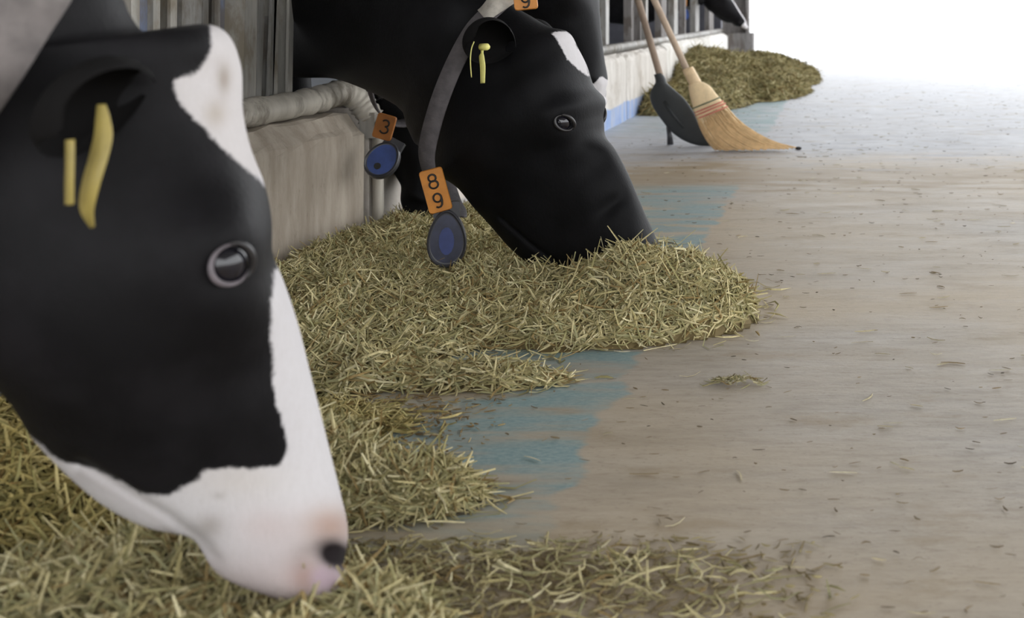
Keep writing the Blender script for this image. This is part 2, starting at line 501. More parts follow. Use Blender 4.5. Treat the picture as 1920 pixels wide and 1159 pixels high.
r2 = empty('stall_railing', (-1.19, 7.5, 0))
tag(r2, 'far stall posts standing on the sunlit white wall behind the brooms', 'railing')
for a, b, m, k in ((1136, 1142, M_GALV2, 'box'), (1184, 1202, M_POST, 'channel'), (1211, 1215, M_GALV2, 'box'), (1240, 1250, M_POST, 'box'), (1264, 1271, M_GALV2, 'box'),
                   (1284, 1286, M_POST, 'box'), (1304, 1311, M_GALV2, 'box'), (1330, 1338, M_POST, 'box')):
    channel_post(r2, a, b, m, z0=0.34, kind=k, depth=0.045)
V, F = tube([(0.02, -3.2, .375), (0.02, 3.7, .385)], 0.024, 14); npmesh('bottom_rail', V, F, M_GALV2, r2)
V, F = tube([(0.02, -4.0, 1.3), (0.02, 3.9, 1.3)], 0.026, 14); npmesh('top_rail', V, F, M_GALV2, r2)

# ------------------------------------------------------------------ hay
HAYC = np.array([s2l(208, 196, 150)[:3], s2l(182, 170, 122)[:3], s2l(156, 149, 104)[:3], s2l(230, 220, 178)[:3], s2l(150, 128, 84)[:3], s2l(170, 166, 124)[:3]])


def mound_h(x, y, mounds, p=3):
    s = np.zeros_like(x)
    for cx, cy, rx, ry, h, q in mounds:
        r2 = ((x - cx) / rx) ** 2 + ((y - cy) / ry) ** 2
        s += (h * np.clip(1 - r2, 0, 1) ** q) ** p
    return s ** (1 / p)


def lump(x, y, s, seed=0):
    rg = np.random.default_rng(seed)
    z = np.zeros_like(x)
    for k in range(14):
        a = rg.uniform(0, 6.28); f = rg.uniform(0.6, 2.2) * s
        z += np.sin((x * math.cos(a) + y * math.sin(a)) * f + rg.uniform(0, 6.28)) / 14
    return z


def straws(P, D, Nn, L, W, curl, rg, nseg=3):
    """P centre, D dir, Nn up-normal -> V, F, id : V-folded curved blades"""
    n = len(P)
    S = np.cross(D, Nn); S /= np.linalg.norm(S, axis=1)[:, None] + 1e-9
    roll = rg.uniform(-1.2, 1.2, n)[:, None]
    S2 = S * np.cos(roll) + Nn * np.sin(roll); U = np.cross(S2, D)
    cdir = rg.normal(0, 1, (n, 1)) * S + rg.normal(0.3, 0.6, (n, 1)) * Nn
    ts = np.linspace(-0.5, 0.5, nseg + 1)
    V = np.empty((n, nseg + 1, 3, 3))
    for i, t in enumerate(ts):
        c = P + D * (L * t)[:, None] + cdir * (curl * L * (4 * t * t - 0.5) * 0.5)[:, None]
        w = W * (1 - 0.5 * abs(t * 2) ** 3)
        V[:, i, 0] = c - S2 * w[:, None] / 2
        V[:, i, 1] = c + U * (w * 0.45)[:, None]
        V[:, i, 2] = c + S2 * w[:, None] / 2
    k = (nseg + 1) * 3
    f = []
    for i in range(nseg):
        for j in range(2):
            a = i * 3 + j
            f.append((a, a + 1, a + 4, a + 3))
    f = np.array(f)
    F = (f[None] + (np.arange(n) * k)[:, None, None]).reshape(-1, 4)
    return V.reshape(-1, 3), F, np.repeat(np.arange(n), k)


def hay_pile(name, label, mounds, box, n, L=(0.026, 0.064), W=(0.0026, 0.0052), seed=0, base=True, scatter=0.0, lift=0.014, lum=1.0, lscale=28, gold=0.0,
             lumpa=0.014, tilt=0.38, group=None):
    rg = np.random.default_rng(seed)
    x0, x1, y0, y1 = box
    def Hf(x, y):
        h = mound_h(x, y, mounds)
        return h + lump(x, y, lscale, seed) * lumpa * np.clip(h / 0.03, 0, 1) * 2.2
    # sample straw sites where the pile is
    m = n * 6
    X = rg.uniform(x0, x1, m); Y = rg.uniform(y0, y1, m)
    h = mound_h(X, Y, mounds)
    keep = (rg.uniform(0, 1, m) < np.clip(h / 0.012, 0, 1) + scatter * np.clip(mound_h(X, Y, [(a, b, c * 1.35, d * 1.35, 0.05, 0.7) for a, b, c, d, e, q in mounds]) / 0.05, 0, 1)) & (X > XW + 0.02)
    X, Y = X[keep][:n], Y[keep][:n]
    n = len(X)
    e = 0.01
    hz = Hf(X, Y)
    gx = (Hf(X + e, Y) - Hf(X - e, Y)) / (2 * e); gy = (Hf(X, Y + e) - Hf(X, Y - e)) / (2 * e)
    gx = np.clip(gx, -1.2, 1.2); gy = np.clip(gy, -1.2, 1.2)
    Nn = np.stack([-gx, -gy, np.ones(n)], 1); Nn /= np.linalg.norm(Nn, axis=1)[:, None]
    th = rg.uniform(0, 2 * math.pi, n)
    D = np.stack([np.cos(th), np.sin(th) * 0.85, rg.normal(0, tilt, n) * np.clip(hz / 0.02, 0.15, 1)], 1)
    D -= Nn * (np.sum(D * Nn, 1) - D[:, 2])[:, None]
    D /= np.linalg.norm(D, axis=1)[:, None]
    Lr = rg.uniform(*L, n) * np.where(rg.uniform(0, 1, n) < 0.08, 1.7, 1.0); Wr = rg.uniform(*W, n)
    P = np.stack([X, Y, np.maximum(hz, 0) + 0.002 + rg.uniform(-0.3, 1, n) * lift * np.clip(hz / 0.02, 0.1, 1)], 1)
    V, F, idx = straws(P, D, Nn, Lr, Wr, rg.uniform(0.1, 0.75, n), rg)
    V[:, 2] = np.maximum(V[:, 2], 0.0012)
    c = HAYC[rg.choice(len(HAYC), n, p=[.25, .22, .2, .09, .1, .14])] * rg.uniform(0.75, 1.12, (n, 1)) * lum
    if gold: c = c * np.array([1 + 0.1 * gold, 1.0, 1 - 0.35 * gold])
    cols = c[idx]
    if base:
        gn = 90
        gx_, gy_ = np.meshgrid(np.linspace(x0, x1, gn), np.linspace(y0, y1, gn))
        gz = Hf(gx_.ravel(), gy_.ravel()) - 0.004
        BV = np.stack([gx_.ravel(), gy_.ravel(), gz], 1)
        ii = np.arange(gn * gn).reshape(gn, gn)
        BF = np.stack([ii[:-1, :-1], ii[:-1, 1:], ii[1:, 1:], ii[1:, :-1]], -1).reshape(-1, 4)
        okf = (gz[BF].max(1) > 0.002) & (BV[BF][:, :, 0].min(1) > XW + 0.004)
        BF = BF[okf]
        used = np.unique(BF); remap = -np.ones(gn * gn, int); remap[used] = np.arange(len(used))
        BV = BV[used]; BF = remap[BF]
        BV[:, 2] = np.maximum(BV[:, 2], 0.0008)
        F = np.concatenate([BF, F + len(BV)]); V = np.concatenate([BV, V])
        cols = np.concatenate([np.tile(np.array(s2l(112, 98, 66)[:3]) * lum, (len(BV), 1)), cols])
    o = npmesh(name, V, F, M_HAY, smooth=False)
    cattr(o, 'tint', cols)
    tag(o, label, 'hay', group, 'stuff')
    return o


# pile the collared black cow eats from
MB = [(-0.335, 2.07, 0.185, 0.17, 0.105, 0.75), (-0.62, 2.13, 0.40, 0.27, 0.055, 0.7), (-0.97, 2.35, 0.26, 0.75, 0.07, 0.8), (-0.72, 2.5, 0.3, 0.4, 0.04, 0.7),
      (-0.9, 1.97, 0.32, 0.28, 0.05, 0.7), (-0.45, 2.02, 0.25, 0.16, 0.05, 0.6)]
hay_pile('hay_pile', 'greenish tan heap of chopped hay under the black cow wearing the 89 tag', MB, (-1.1, -0.1, 1.55, 3.1), 38000, lum=1.08, seed=1, scatter=0.05)
hay_pile('hay_pile', 'thin tongue of loose hay on blue paint in front of the largest heap', [(-0.57, 1.70, 0.17, 0.05, 0.014, 0.6), (-0.82, 1.70, 0.18, 0.09, 0.03, 0.7)],
         (-1.05, -0.3, 1.5, 1.9), 2900, seed=2, scatter=0.05)
hay_pile('hay_pile', 'small ragged hay mound just past the white-faced cow\'s nose', [(-0.535, 1.285, 0.125, 0.065, 0.04, 0.65), (-0.67, 1.33, 0.14, 0.085, 0.055, 0.7)],
         (-0.9, -0.3, 1.15, 1.55), 6500, seed=3, scatter=0.06)
hay_pile('hay_pile', 'golden hay heaped behind the white jaw of the nearest cow', [(-0.9, 1.25, 0.22, 0.26, 0.075, 0.7), (-1.0, 1.5, 0.15, 0.3, 0.05, 0.7)],
         (-1.1, -0.6, 0.9, 1.85), 9000, seed=4, gold=0.8, lum=0.72, scatter=0.05)
hay_pile('hay_pile', 'blurred bed of hay directly under the white muzzle of the nearest cow', [(-0.62, 0.93, 0.30, 0.17, 0.068, 0.6), (-0.50, 0.90, 0.13, 0.13, 0.045, 0.6)],
         (-1.0, -0.2, 0.6, 1.15), 9500, seed=5, lum=0.95, scatter=0.05)
hay_pile('hay_pile', 'thin layer of strewn hay fanning out right of the white muzzle', [(-0.34, 1.11, 0.26, 0.075, 0.012, 0.6), (-0.2, 1.08, 0.2, 0.06, 0.006, 0.6), (-0.44, 1.02, 0.12, 0.1, 0.012, 0.6)],
         (-0.7, 0.1, 0.9, 1.3), 430, L=(0.016, 0.044), W=(0.0016, 0.0034), seed=6, base=False, scatter=0.10, lum=.85, lift=0.008, tilt=0.15)
hay_pile('hay_pile', 'brownish low crumbs of hay between the tongue and the small mound', [(-0.73, 1.52, 0.16, 0.08, 0.012, 0.6)], (-1.0, -0.5, 1.38, 1.66), 1100, seed=8,
         base=False, scatter=0.1, lum=0.75, gold=0.6, lift=0.008, tilt=0.15)
hay_pile('hay_pile', 'little wisp of brown hay alone on the open floor', [(-0.155, 1.69, 0.05, 0.016, 0.006, 0.6)], (-0.25, -0.05, 1.64, 1.74), 130, seed=9, base=False,
         scatter=0.2, lift=0.006, tilt=0.2, lum=0.75, L=(0.012, 0.03), W=(0.0016, 0.003))
hay_pile('hay_heap', 'big olive brown heap of hay by the white wall behind the brooms',
         [(-0.82, 7.3, 0.32, 1.0, 0.16, 0.8), (-0.95, 8.3, 0.35, 1.1, 0.27, 0.8), (-0.7, 9.3, 0.33, 0.9, 0.2, 0.8), (-0.55, 8.0, 0.35, 1.0, 0.13, 0.8), (-0.45, 9.2, 0.3, 0.9, 0.14, 0.7),
          (-1.0, 6.6, 0.2, 0.5, 0.11, 0.8)],
         (-1.1, 0.05, 5.9, 10.4), 16000, L=(0.05, 0.12), W=(0.006, 0.012), seed=7, lum=0.66, gold=0.3, lscale=11, lumpa=0.045, lift=0.02, tilt=0.2)

# loose chaff on the alley
def chaff(name, label, n, box, L, W, seed, cols, fan=False):
    rg = np.random.default_rng(seed)
    u = rg.uniform(0, 1, n)
    Y = box[2] * (box[3] / box[2]) ** u
    X = rg.uniform(box[0], box[1], n)
    if fan: X = box[0] + (box[1] - box[0]) * rg.beta(1.1, 2.0, n); Y = box[2] + (box[3] - box[2]) * rg.beta(2, 2, n)
    th = rg.normal(0, 1.2 if fan else 0.5, n)
    D = np.stack([np.cos(th), np.sin(th), np.zeros(n)], 1)
    Nn = np.tile([0.0, 0, 1], (n, 1))
    V, F, idx = straws(np.stack([X, Y, np.full(n, 0.002)], 1), D, Nn, rg.uniform(*L, n), rg.uniform(*W, n), rg.uniform(0, 0.3, n), rg)
    V[:, 2] = np.clip(V[:, 2], 0.0008, 0.006)
    o = npmesh(name, V, F, M_HAY, smooth=False)
    c = np.array([s2l(*k)[:3] for k in cols])
    cattr(o, 'tint', (c[rg.choice(len(c), n)] * rg.uniform(0.8, 1.1, (n, 1)))[idx])
    tag(o, label, 'chaff', None, 'stuff')


chaff('loose_straw', 'pale single straws littered over the open alley floor', 520, (-0.6, 1.6, 1.0, 8.0), (0.012, 0.04), (0.0018, 0.0032), 21,
      [(196, 184, 152), (178, 168, 138), (206, 198, 172), (150, 132, 100)])
chaff('hay_crumbs', 'brown and olive hay crumbs strewn before the nearest muzzle', 2600, (-0.62, 0.02, 1.0, 1.2), (0.004, 0.02), (0.0012, 0.0034), 23,
      [(128, 112, 78), (150, 136, 98), (110, 96, 66), (164, 152, 112), (140, 126, 90)], fan=True)
chaff('hay_crumbs', 'brown hay crumbs trodden flat between the tongue of hay and the small mound', 1500, (-0.85, -0.45, 1.4, 1.66), (0.004, 0.018), (0.0012, 0.0034), 24,
      [(128, 104, 66), (146, 124, 82), (110, 90, 58), (160, 142, 100)], fan=True)
chaff('dark_crumbs', 'dark specks of dung and dirt over the open alley floor', 2300, (-0.9, 1.8, 1.0, 9.0), (0.003, 0.016), (0.0008, 0.0024), 22,
      [(112, 100, 82), (130, 114, 90), (120, 106, 86), (142, 126, 100), (138, 124, 98), (126, 112, 90), (74, 64, 52)])

# ------------------------------------------------------------------ cows
class CowShape:
    """One continuous skin lofted along muzzle > head > neck > trunk in the cow's own frame:
    u forward, v up, lat toward its right side."""

    def __init__(self, O, psi, ribs, trunk, bumps, grooves=(), NA=176, fit=None, capdir=None, cap=0.020):
        self.O = np.array([O[0], O[1], 0.0]); self.psi = psi
        self.Fv = np.array([math.cos(psi), math.sin(psi), 0]); self.N = np.array([math.sin(psi), -math.cos(psi), 0])
        self.NA = NA; self.cap = cap
        self.nh = len(ribs)
        D = [self.uv(*r[0]) for r in ribs] + [t[0] for t in trunk]
        Vn = [self.uv(*r[1]) for r in ribs] + [t[1] for t in trunk]
        self.D, self.Vn = np.array(D), np.array(Vn)
        self.W = np.array([r[2] for r in ribs] + [t[2] for t in trunk])
        self.n = np.array([r[3] for r in ribs] + [2.2 for t in trunk])
        self.k = np.array([r[4] for r in ribs] + [0.0 for t in trunk])
        self.bumps = [(self.uv(*b[0], lat=b[4]), b[1], b[2], b[3], b[5] if len(b) > 5 else 1.0, b[6] if len(b) > 6 else 0.0) for b in bumps]
        self.grooves = [(np.array([self.uv(*q, lat=0.06) for q in g[0]]), g[1], g[2]) for g in grooves]
        if fit: self.fit(ribs, fit)

    def uv(self, px, py, lat=0.0):
        C = np.array([0, 0, H]); r = np.array([(px - VX) / FP, 1, -(py - VY) / FP])
        O = self.O + self.N * lat
        t = (O - C) @ self.N / (r @ self.N); P = C + t * r
        return np.array([(P - self.O) @ self.Fv, P[2]])

    def proj(self, L):
        """local (u, lat, v) -> px"""
        P = self.O + L[:, :1] * self.Fv + L[:, 1:2] * self.N + np.array([0, 0, 1.0]) * L[:, 2:3]
        return np.stack([VX + FP * P[:, 0] / P[:, 1], VY - FP * (P[:, 2] - H) / P[:, 1]], 1)

    def rings(self, ts):
        ph = np.arange(self.NA) / self.NA * 2 * math.pi
        D = catmull(self.D, ts); Vv = catmull(self.Vn, ts); W = catmull(self.W, ts)[:, 0]; n = catmull(self.n, ts)[:, 0]; k = catmull(self.k, ts)[:, 0]
        c = (D + Vv) / 2; a = (D - Vv) / 2
        cs, sn = np.cos(ph), np.sin(ph)
        ex = (2 / n)[:, None]
        st = np.sign(sn)[None] * np.abs(sn)[None] ** ex
        ct = np.sign(cs)[None] * np.abs(cs)[None] ** ex
        U = c[:, None, 0] + a[:, None, 0] * st
        Z = c[:, None, 1] + a[:, None, 1] * st
        lat = W[:, None] * ct * (1 + k[:, None] * st)
        return np.stack([U, lat, Z], -1), np.broadcast_to(st, U.shape)

    def build(self, ds=0.0032, dsn=0.02):
        # ring parameters, dense over the head
        seg = np.linalg.norm(np.diff((self.D + self.Vn) / 2, axis=0), axis=1)
        ts = [0.0]
        for i, s in enumerate(seg):
            d = ds if i < self.nh - 2 else dsn
            m = max(2, int(s / d))
            ts += list(i + (np.arange(m) + 1) / m)
        ts = np.array(ts)
        R, st = self.rings(ts)
        # rounded muzzle cap
        c0 = R[0].mean(0); ax = c0 - R[min(8, len(R) - 1)].mean(0)
        a0 = (self.D[0] - self.Vn[0]); ax2 = np.array([a0[1], 0, -a0[0]]); ax2 /= np.linalg.norm(ax2)
        if ax2 @ ax < 0: ax2 = -ax2
        caps = []
        for th in np.linspace(0, math.pi / 2, 12)[1:]:
            s = max(0.02, math.cos(th) ** 0.8)
            caps.append(c0 + (R[0] - c0) * s + ax2 * self.cap * math.sin(th))
        R = np.concatenate([np.array(caps[::-1]), R]); st = np.concatenate([np.repeat(st[:1], len(caps), 0), st])
        tt = np.concatenate([-np.arange(len(caps), 0, -1) / len(caps) * 0.3, ts])
        L = R.reshape(-1, 3).copy()
        wmax = np.abs(R[:, :, 1]).max(1)[:, None]
        side = (R[:, :, 1] / (wmax + 1e-6)).ravel()
        q = L[:, [0, 2]].copy()
        sw = sm(0.1, 0.75, np.abs(side))
        for p, amp, r, asp, pw, ang in [(b[0], b[1], b[2], b[3], b[4], b[5]) for b in self.bumps]:
            d = q - p
            ca, sa = math.cos(ang), math.sin(ang)
            dx = d[:, 0] * ca + d[:, 1] * sa; dy = (-d[:, 0] * sa + d[:, 1] * ca) * asp
            g = np.exp(-((dx ** 2 + dy ** 2) / r ** 2) ** pw)
            L[:, 1] += np.sign(side) * amp * g * sw
        for pl, amp, w in self.grooves:
            d = np.full(len(q), 9.0)
            for a, b in zip(pl[:-1], pl[1:]):
                e = b - a; h = np.clip(((q - a) @ e) / (e @ e), 0, 1)
                d = np.minimum(d, np.linalg.norm(q - a - h[:, None] * e, axis=1))
            L[:, 1] += np.sign(side) * amp * np.exp(-(d / w) ** 2) * sw
        self.L, self.st, self.side, self.t = L, st.ravel(), side, np.repeat(tt, self.NA)
        self.nr = len(R)
        return L

    def fit(self, ribs, which, it=6):
        tgt = [(np.array(r[0], float), np.array(r[1], float)) for r in ribs]
        for _ in range(it):
            self.build(ds=0.008, dsn=0.05)
            px = self.proj(self.L)
            Dn, Vn = self.D.copy(), self.Vn.copy()
            for i, (d, v) in enumerate(tgt):
                ax = (d - v) / np.linalg.norm(d - v); pe = np.array([-ax[1], ax[0]])
                m = (np.abs((px - d) @ pe) < 12) & (np.abs(self.t - i) < 2.6)
                if not m.any(): continue
                s = (px[m] - v) @ ax
                full = np.linalg.norm(d - v)
                sc = np.linalg.norm(self.D[i] - self.Vn[i]) / max(full, 1)
                axl = (self.D[i] - self.Vn[i]) / np.linalg.norm(self.D[i] - self.Vn[i])
                if i in which[0]: Dn[i] += axl * np.clip((full - s.max()) * sc * 0.7, -0.02, 0.02)
                if i in which[1]: Vn[i] -= axl * np.clip((s.min()) * sc * 0.7, -0.02, 0.02)
            self.D, self.Vn = Dn, Vn

    def faces(self):
        i = np.arange(self.nr - 1)[:, None]; j = np.arange(self.NA)[None]; j2 = (j + 1) % self.NA
        n = self.NA
        F = np.stack([i * n + j, (i + 1) * n + j, (i + 1) * n + j2, i * n + j2], -1).reshape(-1, 4)
        return F

    def normal(self, p, r=.03):
        m = (np.linalg.norm(self.L - p, axis=1) < r)
        q = self.L[m] - self.L[m].mean(0)
        n = np.linalg.svd(q, full_matrices=False)[2][2]
        return n if n[1] > 0 else -n

    def near(self, px, py, lat=0.09):
        """surface point on the right (camera) side seen at a pixel; local coords"""
        m = self.side > 0.15
        pr = self.proj(self.L[m])
        i = np.argmin(np.linalg.norm(pr - np.array([px, py]), axis=1) - self.L[m][:, 1] * 60)
        return self.L[m][i]


LEGS = [(-1.16, 0.09, 0.64, .060), (-1.16, -0.09, 0.64, .060), (-2.55, 0.14, 0.72, .095), (-2.55, -0.14, 0.72, .095)]


def leg_geo(u, lat, ztop, r, uo=0.0):
    front = ztop < 0.7
    if front:
        pts = [(u, lat, ztop), (u + .01, lat, .45), (u + .02, lat, .33), (u + .01, lat, .2), (u + .01, lat, .1), (u + .04, lat, .05), (u + .05, lat, 0.0)]
        rr = [.012, r * .9, .055, .036, .042, .052, .058]
    else:
        pts = [(u + .05, lat, ztop), (u + .1, lat, .55), (u - .06, lat, .42), (u - .04, lat, .25), (u - .02, lat, .1), (u + .01, lat, .05), (u + .02, lat, 0.0)]
        rr = [.02, r, .055, .04, .042, .052, .058]
    t = np.linspace(0, len(pts) - 1, 25)
    return tube(catmull(pts, t), catmull(rr, t)[:, 0], 16)


def bend_off(u, k, u0=-.30):
    d = np.maximum(0, u0 - u)
    return -k * (np.sqrt(d * d + .01) - .1)


def pose_map(pivot=(0, 0), lift=0.0, pitch=0.0, bend=0.0, throat=0.0, t0=13, t1=22):
    """raise / pitch the head about the poll, fading out along the neck; bend = trunk turned sideways behind the neck"""
    def f(L, t, st=None):
        w = 1 - sm(t0, t1, t)
        a = pitch * w
        d0 = L[:, 0] - pivot[0]; d2 = L[:, 2] - pivot[1]
        ca, sa = np.cos(a), np.sin(a)
        o = L.copy()
        o[:, 0] = pivot[0] + d0 * ca - d2 * sa
        o[:, 2] = pivot[1] + d0 * sa + d2 * ca + lift * w
        if throat and st is not None:
            o[:, 2] += throat * sm(8, 12, t) * (1 - sm(20, 23, t)) * (0.5 - st / 2)
        o[:, 1] += bend_off(L[:, 0], bend)
        return o
    f.bend = bend
    return f


def to_mesh(P):   # (u, lat, v) -> object space
    P = np.asarray(P, float)
    return np.stack([P[..., 0], -P[..., 1], P[..., 2]], -1)


def make_body(sh, root, mat, coat, tint, dark, pink, pose=None, legs=True, name='body', uoff=0.0):
    L = sh.L if pose is None else pose(sh.L, sh.t, sh.st)
    V = to_mesh(L); F = sh.faces()
    n0 = len(V)
    if legs:
        Vs, Fs = [V], [F]
        k = n0
        for u, lat, zt, r in LEGS:
            lv, lf = leg_geo(u + uoff, lat + (bend_off(np.array([u]), pose.bend)[0] if pose else 0), zt, r)
            lf = np.array([f for f in lf if len(f) == 4])
            Vs.append(to_mesh(lv)); Fs.append(lf + k); k += len(lv)
        V = np.concatenate(Vs); F = np.concatenate(Fs)
    o = npmesh(name, V, F, mat, root)
    ex = len(V) - n0
    fattr(o, 'coat', np.concatenate([coat, np.full(ex, -0.1)]))
    cattr(o, 'tint', np.concatenate([tint, np.ones((ex, 3))]))
    fattr(o, 'dark', np.concatenate([dark, np.zeros(ex)]))
    fattr(o, 'pink', np.concatenate([pink, np.zeros(ex)]))
    return o


def ear_part(root, base, axis, up, length, width, cup, cols, mat=M_EAR, name='ear', curl=0.0):
    """leaf-shaped cupped ear; base/axis/up in local (u,lat,v); up = direction of the opening"""
    ax = np.array(axis, float); ax /= np.linalg.norm(ax)
    n = np.array(up, float); n -= ax * (n @ ax); n /= np.linalg.norm(n)
    s = np.cross(ax, n)
    NS, NT_ = 26, 21
    V, C = [], []
    for layer, th in ((0, 0.0), (1, -0.006)):
        for i in range(NS):
            u = i / (NS - 1)
            wd = width * (0.36 + 0.64 * math.sin(min(1, u / 0.5) * math.pi / 2)) if u < 0.5 else width * math.sqrt(max(0, 1 - ((u - 0.5) / 0.5) ** 2.3)) * 1.0 + 0.002
            for j in range(NT_):
                t = -1 + 2 * j / (NT_ - 1)
                ang = t * (1.9 * (1 - u) ** 0.8 + cup * 1.1)
                R = wd / (1.0 + 0.5 * (1 - u))
                x = R * math.sin(ang) / max(0.6, min(1.0, cup + 0.4)); z = -R * math.cos(ang) * cup
                edge = th * (1 - abs(t) ** 6) * (1 if u < 0.97 else 0.4)
                p = np.array(base) + ax * (length * u) + s * x + n * (z + curl * u * u * length + edge)
                V.append(p)
                C.append(cols[0] if layer == 0 else cols[1])
    V = np.array(V); F = []
    k = NS * NT_
    for L0, rev in ((0, False), (k, True)):
        for i in range(NS - 1):
            for j in range(NT_ - 1):
                a = L0 + i * NT_ + j
                q = (a, a + 1, a + NT_ + 1, a + NT_)
                F.append(q[::-1] if rev else q)
    for i in range(NS - 1):
        for j in (0, NT_ - 1):
            a = i * NT_ + j; F.append((a, a + NT_, a + NT_ + k, a + k))
    for j in range(NT_ - 1):
        a = (NS - 1) * NT_ + j; F.append((a, a + 1, a + 1 + k, a + k))
        F.append((j, j + k, j + 1 + k, j + 1))
    o = npmesh(name, to_mesh(V), F, mat, root)
    cattr(o, 'tint', np.array(C))
    return o


def ribbon(path, wdir, width, thick):
    """flat strap along path, wdir = direction across per point"""
    P = np.asarray(path, float); W = np.asarray(wdir, float); W /= np.linalg.norm(W, axis=1)[:, None]
    T = np.gradient(P, axis=0); T /= np.linalg.norm(T, axis=1)[:, None]
    Nn = np.cross(T, W); Nn /= np.linalg.norm(Nn, axis=1)[:, None]
    w = np.full(len(P), width) if np.isscalar(width) else np.asarray(width)
    prof = [(-.5, -.3), (-.47, .5), (.47, .5), (.5, -.3), (.47, -.5), (-.47, -.5)]
    V = np.stack([P + W * (a * w)[:, None] + Nn * (b * thick) for a, b in prof], 1).reshape(-1, 3)
    F = []
    k = len(prof)
    for i in range(len(P) - 1):
        for j in range(k):
            j2 = (j + 1) % k
            F.append((i * k + j, i * k + j2, (i + 1) * k + j2, (i + 1) * k + j))
    F.append(tuple(range(k))[::-1]); F.append(tuple((len(P) - 1) * k + j for j in range(k)))
    return V, F


def rot2(r, u, a): return r * math.cos(a) + u * math.sin(a), u * math.cos(a) - r * math.sin(a)


DIG = {
    '8': [[(0.5 + 0.36 * math.cos(a), 0.72 + 0.25 * math.sin(a)) for a in np.linspace(0, 2 * math.pi, 18)],
          [(0.5 + 0.42 * math.cos(a), 0.24 + 0.27 * math.sin(a)) for a in np.linspace(0, 2 * math.pi, 18)]],
    '9': [[(0.5 + 0.38 * math.cos(a), 0.68 + 0.3 * math.sin(a)) for a in np.linspace(0, 2 * math.pi, 18)],
          [(0.88, 0.68), (0.87, 0.4), (0.78, 0.15), (0.6, 0.02), (0.38, 0.0), (0.2, 0.08)]],
    '3': [[(0.5 + 0.38 * math.cos(a), 0.74 + 0.25 * math.sin(a)) for a in np.linspace(2.6, -1.45, 14)],
          [(0.5 + 0.44 * math.cos(a), 0.25 + 0.27 * math.sin(a)) for a in np.linspace(1.5, -2.7, 15)]],
}


def number_tag(parent, c, right, up, w, h, text, dsize, layout, mat=M_ORANGE, thick=0.004, bow=0.0):
    """plastic number plate: centre, right and up vectors in object space; digits raised on its face"""
    r = np.array(right, float); r /= np.linalg.norm(r); u = np.array(up, float); u -= r * (u @ r); u /= np.linalg.norm(u)
    n = np.cross(r, u)
    c = np.array(c, float)
    V, F, MI = [], [], []
    prof = []
    rr = min(w, h) * 0.12
    for sx, sy, a0 in ((1, 1, 0), (-1, 1, 90), (-1, -1, 180), (1, -1, 270)):
        for a in (0, 45, 90):
            t = math.radians(a0 + a)
            prof.append((sx * (w / 2 - rr) + rr * math.cos(t), sy * (h / 2 - rr) + rr * math.sin(t)))
    k = len(prof)
    for z, sc in ((-thick, 0.97), (-thick * .3, 1), (thick * .5, 1), (thick, 0.965)):
        for x, y in prof:
            V.append(c + r * x * sc + u * y * sc + n * z)
    for i in range(3):
        for j in range(k):
            F.append((i * k + j, i * k + (j + 1) % k, (i + 1) * k + (j + 1) % k, (i + 1) * k + j)); MI.append(0)
    F.append(tuple(range(k))[::-1]); MI.append(0); F.append(tuple(3 * k + j for j in range(k))); MI.append(0)
    for ch, (ox, oy) in zip(text, layout):
        for line in DIG[ch]:
            pts = [c + r * (ox + (x - .5) * dsize * 0.7) + u * (oy + (y - .5) * dsize) + n * (thick * 1.15) for x, y in line]
            tv, tf = tube(pts, dsize * 0.07, 6)
            b = len(V); V += list(tv); F += [tuple(b + q for q in f) for f in tf]; MI += [1] * len(tf)
    return npmesh('number_tag', np.array(V), F, None, parent, smooth=False, mats=[mat, M_INK], midx=MI)


def transponder(parent, c, right, up, w, h, thick, facemat, hole=True, pear=0.3, holemat=None, hs=.1):
    """pear-shaped collar transponder with an inset coloured face"""
    r = np.array(right, float); r /= np.linalg.norm(r); u = np.array(up, float); u -= r * (u @ r); u /= np.linalg.norm(u)
    n = np.cross(r, u); c = np.array(c, float)
    K = 40
    out = []
    for i in range(K):
        a = 2 * math.pi * i / K
        y = math.sin(a); x = math.cos(a) * (1 - pear * (y * 0.5 + 0.5) ** 1.3)
        out.append((x * w / 2, y * h / 2))
    V, F, MI = [], [], []
    lv = [(-thick, .86), (-thick * .8, .96), (-thick * .3, 1), (thick * .5, 1), (thick * .9, .97), (thick, .93), (thick * .8, .87), (thick * .78, .82)]
    for z, s in lv:
        for x, y in out: V.append(c + r * x * s + u * y * s + n * z)
    for i in range(len(lv) - 1):
        for j in range(K):
            F.append((i * K + j, i * K + (j + 1) % K, (i + 1) * K + (j + 1) % K, (i + 1) * K + j)); MI.append(0)
    F.append(tuple(range(K))[::-1]); MI.append(0)
    F.append(tuple((len(lv) - 1) * K + j for j in range(K))); MI.append(1)
    if hole:
        b = len(V)
        for z in (thick * .78, thick * .86):
            for j in range(14):
                a = 2 * math.pi * j / 14
                V.append(c + r * (math.cos(a) * w * hs) + u * (-h * (.2 if hs < .12 else .04) + math.sin(a) * w * hs * (1 if hs < .12 else 1.9)) + n * z)
        F.append(tuple(b + 14 + j for j in range(14))); MI.append(2)
        for j in range(14): F.append((b + j, b + (j + 1) % 14, b + 14 + (j + 1) % 14, b + 14 + j)); MI.append(2)
    # neck lug
    b = len(V)
    lug = [(-.3, .36), (.3, .36), (.28, .62), (-.28, .62)]
    for z in (-thick * .6, thick * .55):
        for x, y in lug: V.append(c + r * x * w + u * y * h + n * z)
    F += [(b + 3, b + 2, b + 1, b), (b + 4, b + 5, b + 6, b + 7)] + [(b + i, b + (i + 1) % 4, b + 4 + (i + 1) % 4, b + 4 + i) for i in range(4)]
    MI += [0] * 6
    return npmesh('transponder', np.array(V), F, None, parent, smooth=False, mats=[M_CASE, facemat, holemat or M_INK], midx=MI)


